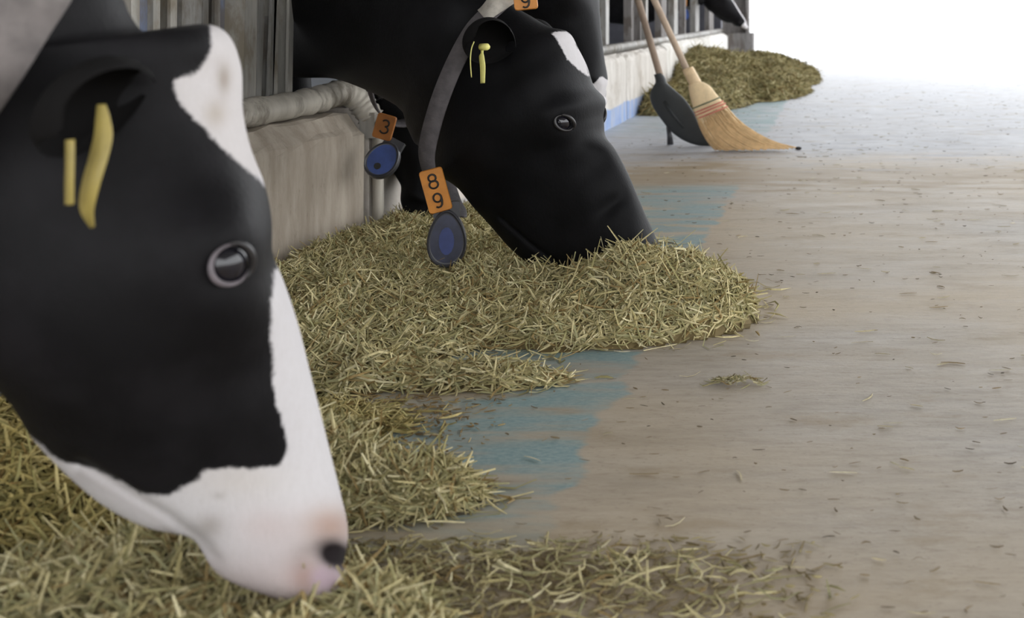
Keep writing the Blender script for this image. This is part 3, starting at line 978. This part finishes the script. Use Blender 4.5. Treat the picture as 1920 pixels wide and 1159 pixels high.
def eye_part(root, c, nrm, fwd, rad, rx, rz, lidmat, lid=0.004, tilt=0.0):
    """eyeball with an almond eyelid rim; c, nrm, fwd in local coords"""
    n = np.array(nrm, float); n /= np.linalg.norm(n); f = np.array(fwd, float); f -= n * (f @ n); f /= np.linalg.norm(f); u = np.cross(f, n)
    if u[2] < 0: u = -u
    f, u = f * math.cos(tilt) + u * math.sin(tilt), u * math.cos(tilt) - f * math.sin(tilt)
    c = np.array(c, float)
    bm = bmesh.new(); bmesh.ops.create_uvsphere(bm, u_segments=32, v_segments=20, radius=rad)
    bmesh.ops.translate(bm, verts=bm.verts, vec=to_mesh(c - n * rad * 0.62))
    e = bmobj('eye', bm, M_EYE, root, smooth=True)
    def rim(a, k=1.0, out=0.0):
        x, y = math.cos(a), math.sin(a)
        bulge = math.sqrt(max(0, 1 - (x * .85) ** 2)) * rad * 0.34
        return c + f * rx * x * k + u * rz * y * (1 - 0.12 * x) * k + n * (bulge - rad * 0.10 + out)
    aa = np.linspace(0, 2 * math.pi * 41 / 40, 42)
    tv, tf = tube(np.array([rim(a) for a in aa]), np.array([lid * (0.12 + 0.9 * (0.5 - 0.5 * math.cos(a - 4.2 + math.pi))) for a in aa]), 10, caps=False)
    npmesh('lower_eyelid', to_mesh(tv), tf, lidmat, e)
    aa = np.linspace(-.25, 2.3, 22)
    tv, tf = tube(np.array([rim(a, 1.08, .001) for a in aa]), lid * (.5 + .75 * np.sin(np.linspace(0, math.pi, 22))), 10)
    npmesh('upper_eyelid', to_mesh(tv), tf, M_LIDB, e)
    return e


# ---------------- cow A : nearest, white face
ribsA = [
    ((655, 1045), (580, 1133), .050, 2.5, -.05), ((656, 985), (482, 1116), .062, 2.6, 0), ((642, 930), (395, 1062), .060, 2.5, 0.02), ((621, 850), (331, 1010), .053, 2.4, .05),
    ((601, 770), (250, 983), .055, 2.4, .12), ((581, 690), (180, 943), .063, 2.4, .18), ((561, 610), (112, 882), .076, 2.5, .22), ((538, 540), (52, 812), .090, 2.6, .24),
    ((515, 475), (0, 742), .100, 2.7, .22), ((511, 405), (-60, 650), .104, 2.7, .18), ((496, 345), (-110, 550), .102, 2.6, .12), ((471, 280), (-150, 450), .096, 2.5, .08),
    ((456, 210), (-190, 360), .090, 2.5, .05), ((452, 125), (-240, 280), .086, 2.5, 0), ((425, 62), (-290, 210), .088, 2.4, 0), ((372, 45), (-330, 150), .090, 2.3, 0),
    ((296, 66), (-410, 140), .090, 2.2, 0), ((264, 56), (-500, 140), .092, 2.1, 0), ((240, 22), (-600, 145), .098, 2.1, 0), ((212, -30), (-700, 150), .104, 2.1, 0)]
trunkA = [((-.20, .64), (-.58, .50), .11), ((-.28, .70), (-.66, .485), .114), ((-.38, .77), (-.76, .47), .12), ((-.50, .86), (-.86, .46), .125), ((-.66, 1.05), (-.98, .47), .15), ((-.84, 1.20), (-1.08, .48), .19), ((-1.05, 1.30), (-1.15, .48), .235), ((-1.35, 1.34), (-1.35, .47), .27),
          ((-1.75, 1.33), (-1.75, .43), .31), ((-2.2, 1.32), (-2.15, .45), .31), ((-2.55, 1.33), (-2.45, .6), .27), ((-2.8, 1.28), (-2.7, .72), .2), ((-2.9, 1.1), (-2.86, .85), .08), ((-2.91, 1.0), (-2.9, .95), .01)]
bumpsA = [((432, 480), .020, .050, 1.0, .10), ((432, 498), -.013, .023, 1.0, .11), ((150, 640), .010, .085, .8, .10), ((470, 690), -.008, .035, .5, .08, 1.0, -1.2),
          ((420, 800), .006, .05, .8, .07), ((560, 1020), .006, .045, 1.0, .06), ((624, 1055), -.020, .017, 0.6, .055, 1.2, 1.2), ((455, 440), .006, .02, .6, .11), ((420, 145), -.010, .016, .6, .06, 1.0, 1.3), ((405, 212), -.006, .018, .8, .06), ((448, 150), .006, .02, .6, .03),
          ((330, 560), -.006, .05, 1.0, .1), ((300, 880), .005, .05, .6, .07)]
grooveA = [([(150, 880), (230, 935), (310, 985), (360, 1030), (392, 1070)], -.0075, .007)]
shA = CowShape((-.458, .99), math.radians(28), ribsA, trunkA, bumpsA, grooveA, NA=208,
               fit=(set(range(0, 15)), set(range(1, 9))))
shA.build(ds=0.0026)


def coat_A(sh):
    L = sh.L.copy(); L[:, 1] = np.abs(L[:, 1])
    p = sh.proj(L)
    blk = [(392, 40), (397, 95), (372, 132), (326, 152), (327, 172), (338, 195), (382, 240), (428, 288), (478, 330), (500, 352), (560, 352), (560, 500), (516, 505), (509, 560), (507, 620), (512, 690), (515, 748),
           (533, 800), (540, 835), (535, 855), (520, 872), (470, 880), (420, 878), (380, 883), (372, 900), (345, 912), (318, 929), (284, 930), (262, 924), (230, 906), (190, 886), (150, 872), (120, 866), (92, 850),
           (70, 830), (20, 790), (-60, 780), (-3000, 900), (-3000, -3000), (300, -3000), (392, 20)]
    s = sd_poly(p, blk) / 2050.0
    return np.where(sh.t < 27, s, -0.1), p


coatA, pA = coat_A(shA)
n = len(shA.L)
dist = lambda c, r, asp=1.0: np.exp(-(((pA[:, 0] - c[0]) / r) ** 2 + ((pA[:, 1] - c[1]) / (r * asp)) ** 2))
tintA = np.ones((n, 3))
def stain(w, col):
    global tintA
    tintA = tintA * (1 - w[:, None]) + tintA * np.array(col) * w[:, None]
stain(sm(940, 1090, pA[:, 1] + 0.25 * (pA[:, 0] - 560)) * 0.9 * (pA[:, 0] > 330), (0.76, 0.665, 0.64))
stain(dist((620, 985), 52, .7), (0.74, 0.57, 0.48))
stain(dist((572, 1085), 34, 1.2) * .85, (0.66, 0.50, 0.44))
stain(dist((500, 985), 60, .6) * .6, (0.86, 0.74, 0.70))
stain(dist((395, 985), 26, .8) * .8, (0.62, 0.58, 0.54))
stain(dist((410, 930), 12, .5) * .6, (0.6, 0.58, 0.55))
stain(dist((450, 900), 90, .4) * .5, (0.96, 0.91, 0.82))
stain(dist((420, 148), 13, 2.2) * .8, (0.52, 0.46, 0.38))  # shade of the forehead furrow painted into the tint
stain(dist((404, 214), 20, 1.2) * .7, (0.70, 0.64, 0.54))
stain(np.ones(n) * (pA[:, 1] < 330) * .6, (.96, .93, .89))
dm = np.full(n, 1e3)
for a_, b_ in zip([(150, 888), (230, 938), (300, 980), (345, 1018)], [(230, 938), (300, 980), (345, 1018), (385, 1075)]):
    a_, b_ = np.array(a_, float), np.array(b_, float); e_ = b_ - a_
    h_ = np.clip(((pA - a_) @ e_) / (e_ @ e_), 0, 1); dm = np.minimum(dm, np.linalg.norm(pA - a_ - h_[:, None] * e_, axis=1))
stain(np.exp(-(dm / 10) ** 2) * .7, (.55, .52, .50))
darkA = np.clip(1.3 * np.exp(-((((pA[:, 0] - 632) * .92 + (pA[:, 1] - 1042) * .38) / 38) ** 2 + (((pA[:, 1] - 1042) * .92 - (pA[:, 0] - 632) * .38) / 27) ** 2) ** 1.6), 0, 1)
darkA = np.maximum(darkA, .9 * np.exp(-(((pA[:, 0] - 655) / 12) ** 2 + ((pA[:, 1] - 1045) / 26) ** 2) ** 2))
pinkA = np.clip(1.1 * np.exp(-(((pA[:, 0] - 612) / 27) ** 2 + ((pA[:, 1] - 1084) / 24) ** 2) ** 1.6), 0, .85) * (1 - darkA)

rootA = empty('dairy_cow', (shA.O[0], shA.O[1], 0), shA.psi)
tag(rootA, 'nearest black and white cow with a broad white blaze, muzzle down in the hay', 'cow', 'cows eating along the feed wall')
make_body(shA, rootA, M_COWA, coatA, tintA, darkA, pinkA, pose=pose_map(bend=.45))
E = shA.near(431, 497)
En = shA.normal(E)
eye_part(rootA, E, En, (1, 0, -.6), .0185, .0160, .0150, M_LIDA, .0023)
Em = E * np.array([1, -1, 1])
eye_part(rootA, Em + np.array([0, .006, 0]), En * np.array([1, -1, 1]), (1, 0, -.6), .0185, .0160, .0150, M_LIDA, .0023)


def P_at(sh, px, py, lat):
    u, v = sh.uv(px, py, lat); return np.array([u, lat, v])


EARBLK = (np.array(s2l(12, 11, 11)[:3]), np.array(s2l(22, 21, 21)[:3]))
EARWHT = (np.array(s2l(200, 192, 186)[:3]), np.array(s2l(226, 220, 214)[:3]))
eb = P_at(shA, 268, 158, .085); et = P_at(shA, 118, 250, .17)
earA = ear_part(rootA, eb, et - eb, (.45, .6, -.65), np.linalg.norm(et - eb), .05, .62, EARBLK)
ef = P_at(shA, 400, 110, -.085)
ear_part(rootA, ef, (-.1, -1, -.75), (.8, 0, -.5), .16, .05, .7, EARWHT)


def leaf_tag(parent, pts, widths, wdir, mat, thick=.0018, name='ear_tag'):
    V, F = ribbon(to_mesh(np.array(pts)), to_mesh(np.tile(np.array(wdir, float), (len(pts), 1))), np.array(widths), thick)
    return npmesh(name, V, F, mat, parent)


tp = [P_at(shA, x, y, l) for x, y, l in ((190, 196, .165), (193, 225, .168), (193, 258, .172), (184, 297, .176), (172, 338, .178), (164, 375, .176), (164, 400, .172), (173, 426, .166))]
tq = np.linspace(0, len(tp) - 1, 24)
leaf_tag(earA, catmull(tp, tq), catmull([.006, .011, .014, .0145, .014, .0125, .009, .003], tq)[:, 0], (1, .75, .1), M_TAGY)
tp = [P_at(shA, x, y, l) for x, y, l in ((131, 262, .185), (131, 300, .187), (130, 340, .187), (130, 384, .184))]
leaf_tag(earA, catmull(tp, np.linspace(0, 3, 14)), np.full(14, .008), (.6, .8, .1), M_TAGY)

# collar of cow A (wide strap crossing the neck at the picture's corner)
def strap(root, pts, width, mat, thick=.004, name='collar', wd=None, mirror=True, skew=-.14):
    P = catmull(np.array(pts), np.linspace(0, len(pts) - 1, 10 * len(pts)))
    if mirror:
        Q = P[::-1].copy(); Q[:, 0] += skew * Q[:, 1] / Q[:, 1].max(); Q[:, 1] *= -1
        P = np.concatenate([P, Q[1:]])
    T = np.gradient(P, axis=0)
    c = P.mean(0)
    out = P - c; out[:, 1] *= 1.0
    out -= T * (np.sum(out * T, 1) / (np.sum(T * T, 1) + 1e-12))[:, None]
    W = np.cross(T, out)
    w = np.full(len(P), width)
    V, F = ribbon(to_mesh(P), to_mesh(W), w, thick)
    return npmesh(name, V, F, mat, root)


cA = [P_at(shA, 130, -150, .0), P_at(shA, 110, -120, .05), P_at(shA, 75, -50, .118), P_at(shA, 20, 35, .132), P_at(shA, -40, 130, .135), P_at(shA, -130, 260, .128), P_at(shA, -200, 360, .10), P_at(shA, -245, 420, .05), P_at(shA, -255, 440, 0)]
strap(rootA, cA, .052, M_STRAP, name='collar')

# ---------------- cow B : black, number 89
ribsB = [
    ((1257, 494), (1188, 530), .050, 2.5, -.05), ((1240, 462), (1095, 530), .062, 2.6, 0), ((1218, 418), (1040, 522), .060, 2.5, 0.02), ((1197, 368), (1000, 505), .054, 2.4, .05),
    ((1176, 320), (958, 470), .056, 2.4, .12), ((1153, 279), (920, 427), .064, 2.4, .18), ((1139, 245), (888, 392), .076, 2.5, .22), ((1138, 212), (856, 358), .090, 2.6, .24),
    ((1130, 178), (838, 335), .098, 2.6, .26), ((1112, 148), (822, 338), .100, 2.5, .3), ((1098, 112), (804, 333), .098, 2.3, .34), ((1082, 82), (788, 322), .092, 2.1, .38),
    ((1062, 56), (776, 304), .088, 2.0, .4), ((1030, 44), (766, 280), .086, 2.0, .4), ((990, 30), (754, 272), .088, 2.0, .38), ((950, 5), (738, 246), .092, 2.0, .34),
    ((905, -40), (712, 205), .10, 2.1, .25)]
trunkB = [((-.52, .78), (-.74, .410), .112), ((-.68, 1.0), (-.95, .41), .14), ((-.86, 1.20), (-1.06, .45), .17), ((-1.05, 1.30), (-1.15, .48), .20), ((-1.35, 1.34), (-1.35, .47), .24),
          ((-1.75, 1.33), (-1.75, .43), .28), ((-2.2, 1.32), (-2.15, .45), .28), ((-2.55, 1.33), (-2.45, .6), .25), ((-2.8, 1.28), (-2.7, .72), .2), ((-2.9, 1.1), (-2.86, .85), .08), ((-2.91, 1.0), (-2.9, .95), .01)]
bumpsB = [((1058, 222), .012, .05, 1.0, .10), ((1059, 230), -.012, .022, 1.0, .11), ((930, 280), .012, .085, .8, .10), ((1100, 310), -.009, .03, .5, .08, 1.0, -1.0),
          ((1090, 370), .007, .05, .6, .07), ((1180, 470), .006, .045, 1.0, .06), ((1232, 478), -.014, .013, 0.6, .05, 1.2, 1.2), ((1070, 205), .006, .02, .6, .11), ((1000, 300), -.006, .05, 1.0, .1),
          ((1140, 385), -.008, .014, .45, .06, 1.0, -.8), ((1010, 140), .007, .05, 1.0, .09)]
grooveB = [([(930, 410), (985, 460), (1035, 495), (1075, 520)], -.006, .006)]
shB = CowShape((-.435, 2.17), math.radians(-14), ribsB, trunkB, bumpsB, grooveB, NA=176, fit=(set(range(1, 14)), set(range(2, 8))))
shB.build(ds=0.0032)
pB = shB.proj(shB.L)
star = [(1033, 62), (1046, 59), (1062, 59), (1076, 68), (1079, 80), (1084, 92), (1092, 86), (1098, 98), (1100, 120), (1105, 143), (1098, 140), (1080, 126), (1064, 112), (1054, 92), (1044, 74)]
coatB = -sd_poly(pB, star) / 930.0
coatB = np.where((shB.st > 0.2) & (shB.t < 15), coatB, -0.1)
nB = len(shB.L)
rootB = empty('dairy_cow', (shB.O[0], shB.O[1], 0), shB.psi)
tag(rootB, 'all black cow with a small white forehead patch and collar tag 89', 'cow', 'cows eating along the feed wall')
make_body(shB, rootB, M_COWB, coatB, np.ones((nB, 3)), np.zeros(nB), np.zeros(nB), pose=pose_map(bend=.5))
E = shB.near(1058, 230)
En = shB.normal(E)
eye_part(rootB, E, En, (1, 0, -.45), .0185, .0200, .0130, M_LIDB, .0032)
Em = E * np.array([1, -1, 1])
eye_part(rootB, Em + np.array([0, .009, 0]), En * np.array([1, -1, 1]), (1, 0, -.45), .0185, .0200, .0130, M_LIDB, .0032)
eb = P_at(shB, 958, 88, .085)
et = P_at(shB, 890, 72, .20)
earB = ear_part(rootB, eb, et - eb, (.75, .1, -.5), np.linalg.norm(et - eb), .052, .8, EARBLK)
ef = eb * np.array([1, -1, 1])
ear_part(rootB, ef, (-.9, -.7, .1), (.6, -.3, -.5), .17, .05, .8, EARBLK)
tp = [P_at(shB, x, y, l) for x, y, l in ((904, 84, .172), (904, 98, .174), (903, 106, .174), (905, 125, .174), (905, 156, .174))]
tq = np.linspace(0, 4, 24)
leaf_tag(earB, catmull(tp, tq), np.interp(tq, [0, .8, 1.2, 2, 3, 4], [.012, .006, .006, .013, .014, .011]), (1, .35, .1), M_TAGP)
V, F = tube(to_mesh(np.array([P_at(shB, 902, 88, .172), P_at(shB, 908, 88, .174), P_at(shB, 913, 88, .176), P_at(shB, 916, 89, .177)])), [.0065, .0065, .0065, .004], 14)
npmesh('ear_tag_stud', V, F, M_TAGP, earB)
tp = [P_at(shB, x, y, l) for x, y, l in ((889, 78, .178), (884, 92, .182), (882, 115, .183), (884, 145, .18))]
leaf_tag(earB, catmull(tp, np.linspace(0, 3, 16)), np.full(16, .007), (.5, .85, .1), M_TAGP)

cB = [P_at(shB, 985, -22, .0), P_at(shB, 960, -12, .05), P_at(shB, 928, 14, .098), P_at(shB, 888, 55, .122), P_at(shB, 852, 120, .126), P_at(shB, 822, 195, .122), P_at(shB, 802, 270, .108), P_at(shB, 802, 310, .098),
      P_at(shB, 818, 358, .085), P_at(shB, 838, 398, .06), P_at(shB, 852, 405, .03), P_at(shB, 858, 406, 0)]
colB = strap(rootB, cB, .036, M_STRAPD, name='collar')
c = P_at(shB, 817, 357, .116)
r9, u9 = rot2(np.array([.87, .45, .0]), np.array([0, 0, 1.0]), math.radians(14))
dn = P_at(shB, 838, 396, .093) - P_at(shB, 802, 322, .103)
number_tag(colB, to_mesh(c), r9, u9, .043, .084, '89', .027, [(0, .019), (0, -.019)])
c = P_at(shB, 838, 446, .096)
transponder(colB, to_mesh(c), np.array([.87, .49, .0]), np.array([-.06, 0, 1]), .082, .112, .015, M_TFACE, hole=True, pear=.32, holemat=M_BLUED, hs=.17)
# strap stretch with the light on it painted in, and second number plate over the top of the neck
cB2 = [P_at(shB, 990, -32, .0), P_at(shB, 966, -18, .06), P_at(shB, 932, 6, .108), P_at(shB, 905, 30, .122)]
V, F = None, None
P_ = catmull(np.array(cB2), np.linspace(0, 3, 24))
T_ = np.gradient(P_, axis=0); out_ = P_ - np.array([P_[:, 0].mean() - .1, 0, P_[:, 2].mean() - .25]); W_ = np.cross(T_, out_)
V, F = ribbon(to_mesh(P_), to_mesh(W_), np.linspace(.055, .04, 24), .006)
npmesh('lit_strap', V, F, M_STRAP_LIT, colB)
number_tag(colB, to_mesh(P_at(shB, 984, -16, .10)), np.array([.9, .4, 0.1]), np.array([.2, .2, 1]), .043, .07, '89', .026, [(0, .018), (0, -.018)])


# ---------------- the other cows share cow A's build
def local_cow(label, O, psi, lift, pitch, mat, coatf, collar=None, eyes=True, lid=M_LIDB, group='cows eating along the feed wall', bend=0.0, throat=0.0, ears=(-.35, .8, -.12)):
    root = empty('dairy_cow', (O[0], O[1], 0), psi)
    tag(root, label, 'cow', group)
    piv = (shA.D[13] + shA.Vn[13]) / 2
    pose = pose_map(piv, lift, pitch, bend, throat)
    n = len(shA.L)
    coat, dark = coatf(shA)
    make_body(shC, root, mat, coat, np.ones((n, 3)), dark, np.zeros(n), pose=pose)
    def PP(p, t=5.0):
        return pose(np.array([p]), np.array([t]))[0]
    def surf(i): return pose(shA.L[i:i + 1], shA.t[i:i + 1])[0]
    for s in (1, -1):
        e = shA.near(431, 497) * np.array([1, s, 1]); e = PP(e)
        if eyes: eye_part(root, e, (.1, s, .05), (1, 0, -.6), .0185, .0165, .0145, lid, .0035)
        b = PP(P_at(shA, 310, 130, .085) * np.array([1, s, 1]), 12)
        ear_part(root, b, (ears[0], s * ears[1], ears[2]), (.8, 0, -.5), .18, .058, .8, EARBLK)
    return root, PP


shC = shA
nz = np.zeros(len(shA.L))
rootC, PC = local_cow('black cow deep behind the 89 cow, blue transponder and tag 3 at her throat', (-.985, 2.73), math.radians(-46), 0.0, math.radians(0), M_COWB, lambda s: (nz - .1, nz), bend=-.15, throat=.12, ears=(-.9, .3, -.1))
# collar C with tag 3
inv = lambda X, Y, Z: np.array([(X - rootC.location.x) * math.cos(-rootC.rotation_euler.z) - (Y - rootC.location.y) * math.sin(-rootC.rotation_euler.z),
                                (X - rootC.location.x) * math.sin(-rootC.rotation_euler.z) + (Y - rootC.location.y) * math.cos(-rootC.rotation_euler.z), Z])
YC = 2.56
ctr = inv(*px3(718, 290, YC))
lp = []
for a in np.linspace(0, 2 * math.pi, 41):
    x, y = math.cos(a), math.sin(a)
    lp.append(inv(*px3(752, 232, YC + .10)) + np.array([.07 + .07 * y, x * .100, .17 + .17 * y]))
lp = np.array(lp)
T_ = np.gradient(lp, axis=0); W_ = np.cross(T_, lp - lp.mean(0))
V, F = ribbon(lp, W_, .036, .004)
colC = npmesh('collar', V, F, M_STRAPD, rootC)
rv = inv(rootC.location.x + 1, rootC.location.y, 0); uvz = np.array([0, 0, 1.0])
c3 = inv(*px3(721, 238, YC))
r_, u_ = rot2(rv, uvz, math.radians(-16))
number_tag(colC, c3, r_, u_, .044, .058, '3', .030, [(0.002, .002)], mat=M_ORANGE_SHADE)
ct = inv(*px3(718, 301, YC - .01))
r_, u_ = rot2(rv, uvz, math.radians(-28))
fwd = inv(rootC.location.x, rootC.location.y + 1, 0)
transponder(colC, ct, r_, u_ + .45 * fwd, .076, .088, .014, M_BLUE, hole=True, pear=.12)


def coatD(s):
    ax = s.t
    # white lips and chin, dark nostrils
    w = np.minimum(.01, (1.6 - s.t) * .03) + .006 * np.sin(s.side * 5)
    return w, np.exp(-((s.t - .3) / .5) ** 2 - ((np.abs(s.side) - .75) / .2) ** 2 - ((s.st - .5) / .35) ** 2)
rootD, PD = local_cow('black cow with white lips half hidden behind the 89 cow\'s forehead', (-.612, 3.0), math.radians(-8), .285, math.radians(-5), M_COWB, coatD, bend=1.1)


def coatE(s):
    w = .03 - np.abs(s.L[:, 1]) * np.where(s.st > .3, 1, 9)
    w = np.maximum(w, np.minimum(.02, (.9 - s.t) * .03))
    return np.where(s.t < 12, w, -.1), nz
rootE, PE = local_cow('far black cow with a white blaze near the bright barn end', (-.93, 9.6), math.radians(-2), .30, math.radians(20), M_COWA, coatE)
invE = lambda X, Y, Z: np.array([(X - rootE.location.x) * math.cos(-rootE.rotation_euler.z) - (Y - rootE.location.y) * math.sin(-rootE.rotation_euler.z),
                                 (X - rootE.location.x) * math.sin(-rootE.rotation_euler.z) + (Y - rootE.location.y) * math.cos(-rootE.rotation_euler.z), Z])
YE = 9.3
lp = []
for a in np.linspace(0, 2 * math.pi, 41):
    x, y = math.cos(a), math.sin(a)
    lp.append(invE(*px3(1285, -30, YE + .15)) + np.array([.04 * y, x * .13, .2 + .22 * y]))
lp = np.array(lp); T_ = np.gradient(lp, axis=0); W_ = np.cross(T_, lp - lp.mean(0))
V, F = ribbon(lp, W_, .04, .004)
colE = npmesh('collar', V, F, M_STRAPD, rootE)
number_tag(colE, invE(*px3(1283, 4, YE)), np.array([1, 0, 0]), np.array([-.1, 0, 1.]), .045, .07, '8', .03, [(0, 0)])
transponder(colE, invE(*px3(1286, 27, YE)), np.array([1, 0, 0]), np.array([-.1, 0, 1.]), .075, .11, .014, M_BLUE2, hole=False, pear=.25)

# ------------------------------------------------------------------ brooms
def px_loft(Ls, Rs, Y, thick, nseg=None):
    """flat-ish loft between two edge polylines standing at distance Y (real depth = thick)"""
    n = len(Ls)
    t = np.linspace(0, n - 1, nseg or n * 5)
    A = catmull(np.array([px3(x, y, Y) for x, y in Ls]), t); B = catmull(np.array([px3(x, y, Y) for x, y in Rs]), t)
    th = np.interp(t, np.arange(n), thick)
    V = []
    K = 20
    for a, b, h in zip(A, B, th):
        c = (a + b) / 2; e = (b - a) / 2
        for j in range(K):
            q = 2 * math.pi * j / K
            s = math.copysign(abs(math.cos(q)) ** .8, math.cos(q)); d = math.copysign(abs(math.sin(q)) ** .8, math.sin(q))
            V.append(c + e * s + np.array([0, d * h / 2, 0]))
    F = []
    m = len(t)
    for i in range(m - 1):
        for j in range(K):
            F.append((i * K + j, i * K + (j + 1) % K, (i + 1) * K + (j + 1) % K, (i + 1) * K + j))
    F.append(tuple(range(K))[::-1]); F.append(tuple((m - 1) * K + j for j in range(K)))
    V = np.array(V); V[:, 2] = np.maximum(V[:, 2], 0.002)
    return V, F, A, B


YB = 4.55
b0 = np.array(px3(1400, 283, YB)); b0[2] = 0
br = empty('broom', b0)
tag(br, 'straw broom with flared bristles and wooden handle, leaning head down', 'broom', 'brooms leaning on the rail')
h0 = np.array(px3(1292, 140, YB)); h1 = np.array(px3(1222, -8, YB)); dd = (h1 - h0) / (h1[2] - h0[2])
top = h0 + dd * 1.06
V, F = tube(np.array([h0 + (top - h0) * f + np.array([0, .05 * f, 0]) for f in np.linspace(-.08, 1, 12)]) - b0, .0135, 14)
npmesh('handle', V, F, M_WOOD, br)
V, F, _, _ = px_loft([(1279, 131), (1283, 140), (1289, 152), (1294, 162)], [(1299, 124), (1304, 133), (1309, 142), (1315, 152)], YB, [.03, .046, .05, .05]); npmesh('neck_binding', V - b0, F, M_BINDING, br)
Ls = [(1290, 160), (1293, 178), (1298, 198), (1306, 224), (1316, 248), (1330, 270), (1343, 281)]
Rs = [(1313, 152), (1330, 160), (1345, 178), (1362, 198), (1394, 232), (1440, 260), (1486, 277)]
V, F, A_, B_ = px_loft(Ls, Rs, YB, [.05, .06, .055, .05, .05, .05, .045], 40)
npmesh('bristle_head', V - b0, F, M_BROOM, br)
# loose strands over the head
rg = np.random.default_rng(31)
Vs, Fs, k = [], [], 0
for s in range(170):
    w = rg.uniform(.02, .98); i0 = rg.integers(19, 27); i1 = 39
    side = -1 if rg.uniform() < .8 else 1
    q = np.arange(i0, i1 + 1, 3)
    wv = w + np.linspace(0, rg.normal(0, .05), len(q))
    pts = A_[q] * (1 - wv)[:, None] + B_[q] * wv[:, None]
    e = np.sqrt(np.clip(1 - (2 * np.clip(wv, 0.01, 0.99) - 1) ** 2, 0.02, 1))
    pts = pts + np.array([0, 1, 0]) * (side * (.027 * e + .0015))[:, None]
    pts[:, 2] = np.maximum(pts[:, 2], .003)
    if rg.uniform() < .4: pts[-1] += np.array([rg.uniform(0, .03), 0, -.002])
    v, f = tube(pts, rg.uniform(.0014, .0030), 5)
    Vs.append(v); Fs += [tuple(k + a for a in ff) for ff in f]; k += len(v)
o = npmesh('bristles', np.concatenate(Vs) - b0, Fs, M_BROOMD, br); o['kind'] = 'stuff'
for (l, r, m) in (((1299.5, 203), (1349, 183), M_GREEN), ((1303, 211), (1355, 190), M_RED), ((1305, 216), (1359, 194), M_RED), ((1307.5, 222), (1363, 200), M_RED)):
    a, b = np.array(px3(*l, YB)), np.array(px3(*r, YB))
    c = (a + b) / 2; e = (b - a) / 2
    pts = [c + e * math.cos(q) * 1.03 + np.array([0, .0295 * math.sin(q), 0]) for q in np.linspace(0, 2 * math.pi, 33)]
    v, f = tube(pts, .0032, 6); npmesh('stitching', v - b0, f, m, br)

YD = 4.72
b0 = np.array(px3(1300, 276, YD)); b0[2] = 0
sh_ = empty('shovel', b0)
tag(sh_, 'black-bladed scoop shovel with darker wooden handle, behind the straw broom', 'shovel', None)
h0 = np.array(px3(1240, 150, YD)); h1 = np.array(px3(1194, -8, YD)); dd = (h1 - h0) / (h1[2] - h0[2])
top = h0 + dd * 1.02
V, F = tube(np.array([h0 + (top - h0) * f for f in np.linspace(-.04, 1, 12)]) - b0, .0145, 14)
npmesh('handle', V, F, M_WOODD, sh_)
V, F, _, _ = px_loft([(1226, 140), (1229, 150), (1228, 162)], [(1241, 136), (1247, 146), (1252, 160)], YD, [.034, .04, .045]); npmesh('socket', V - b0, F, M_BLACKP, sh_)
V, F, _, _ = px_loft([(1229, 155), (1219, 176), (1223, 198), (1240, 224), (1262, 250), (1292, 268), (1330, 277)], [(1250, 155), (1262, 166), (1284, 186), (1302, 212), (1314, 236), (1330, 258), (1352, 275)], YD,
                     [.045, .04, .03, .026, .022, .018, .012], 40)
npmesh('blade', V - b0, F, M_BLACKP, sh_)
V, F = tube(np.array([px3(1246, 190, YD - .012), px3(1262, 215, YD - .014), px3(1282, 240, YD - .012)]) - b0, [.008, .007, .004], 10); npmesh('rib', V, F, M_BLACKP, sh_)
V, F = tube(np.array([px3(1253, 232, YD + .03), px3(1256, 255, YD + .03), px3(1257, 271, YD + .03)]) - b0, [.010, .012, .014], 10); npmesh('prop', V, F, M_CASE, sh_)
# dropping beside the broom
bm = bmesh.new(); bmesh.ops.create_icosphere(bm, subdivisions=2, radius=.011)
for v in bm.verts: v.co.z = v.co.z * .6 + .006; v.co.x *= 1.3
q = px3(1497, 281, 4.6)
o = bmobj('dirt_clod', bm, M_INK, smooth=True); o.location = (q[0], q[1], 0)
tag(o, 'small black clod of dirt lying just off the straw broom tip', 'clod')
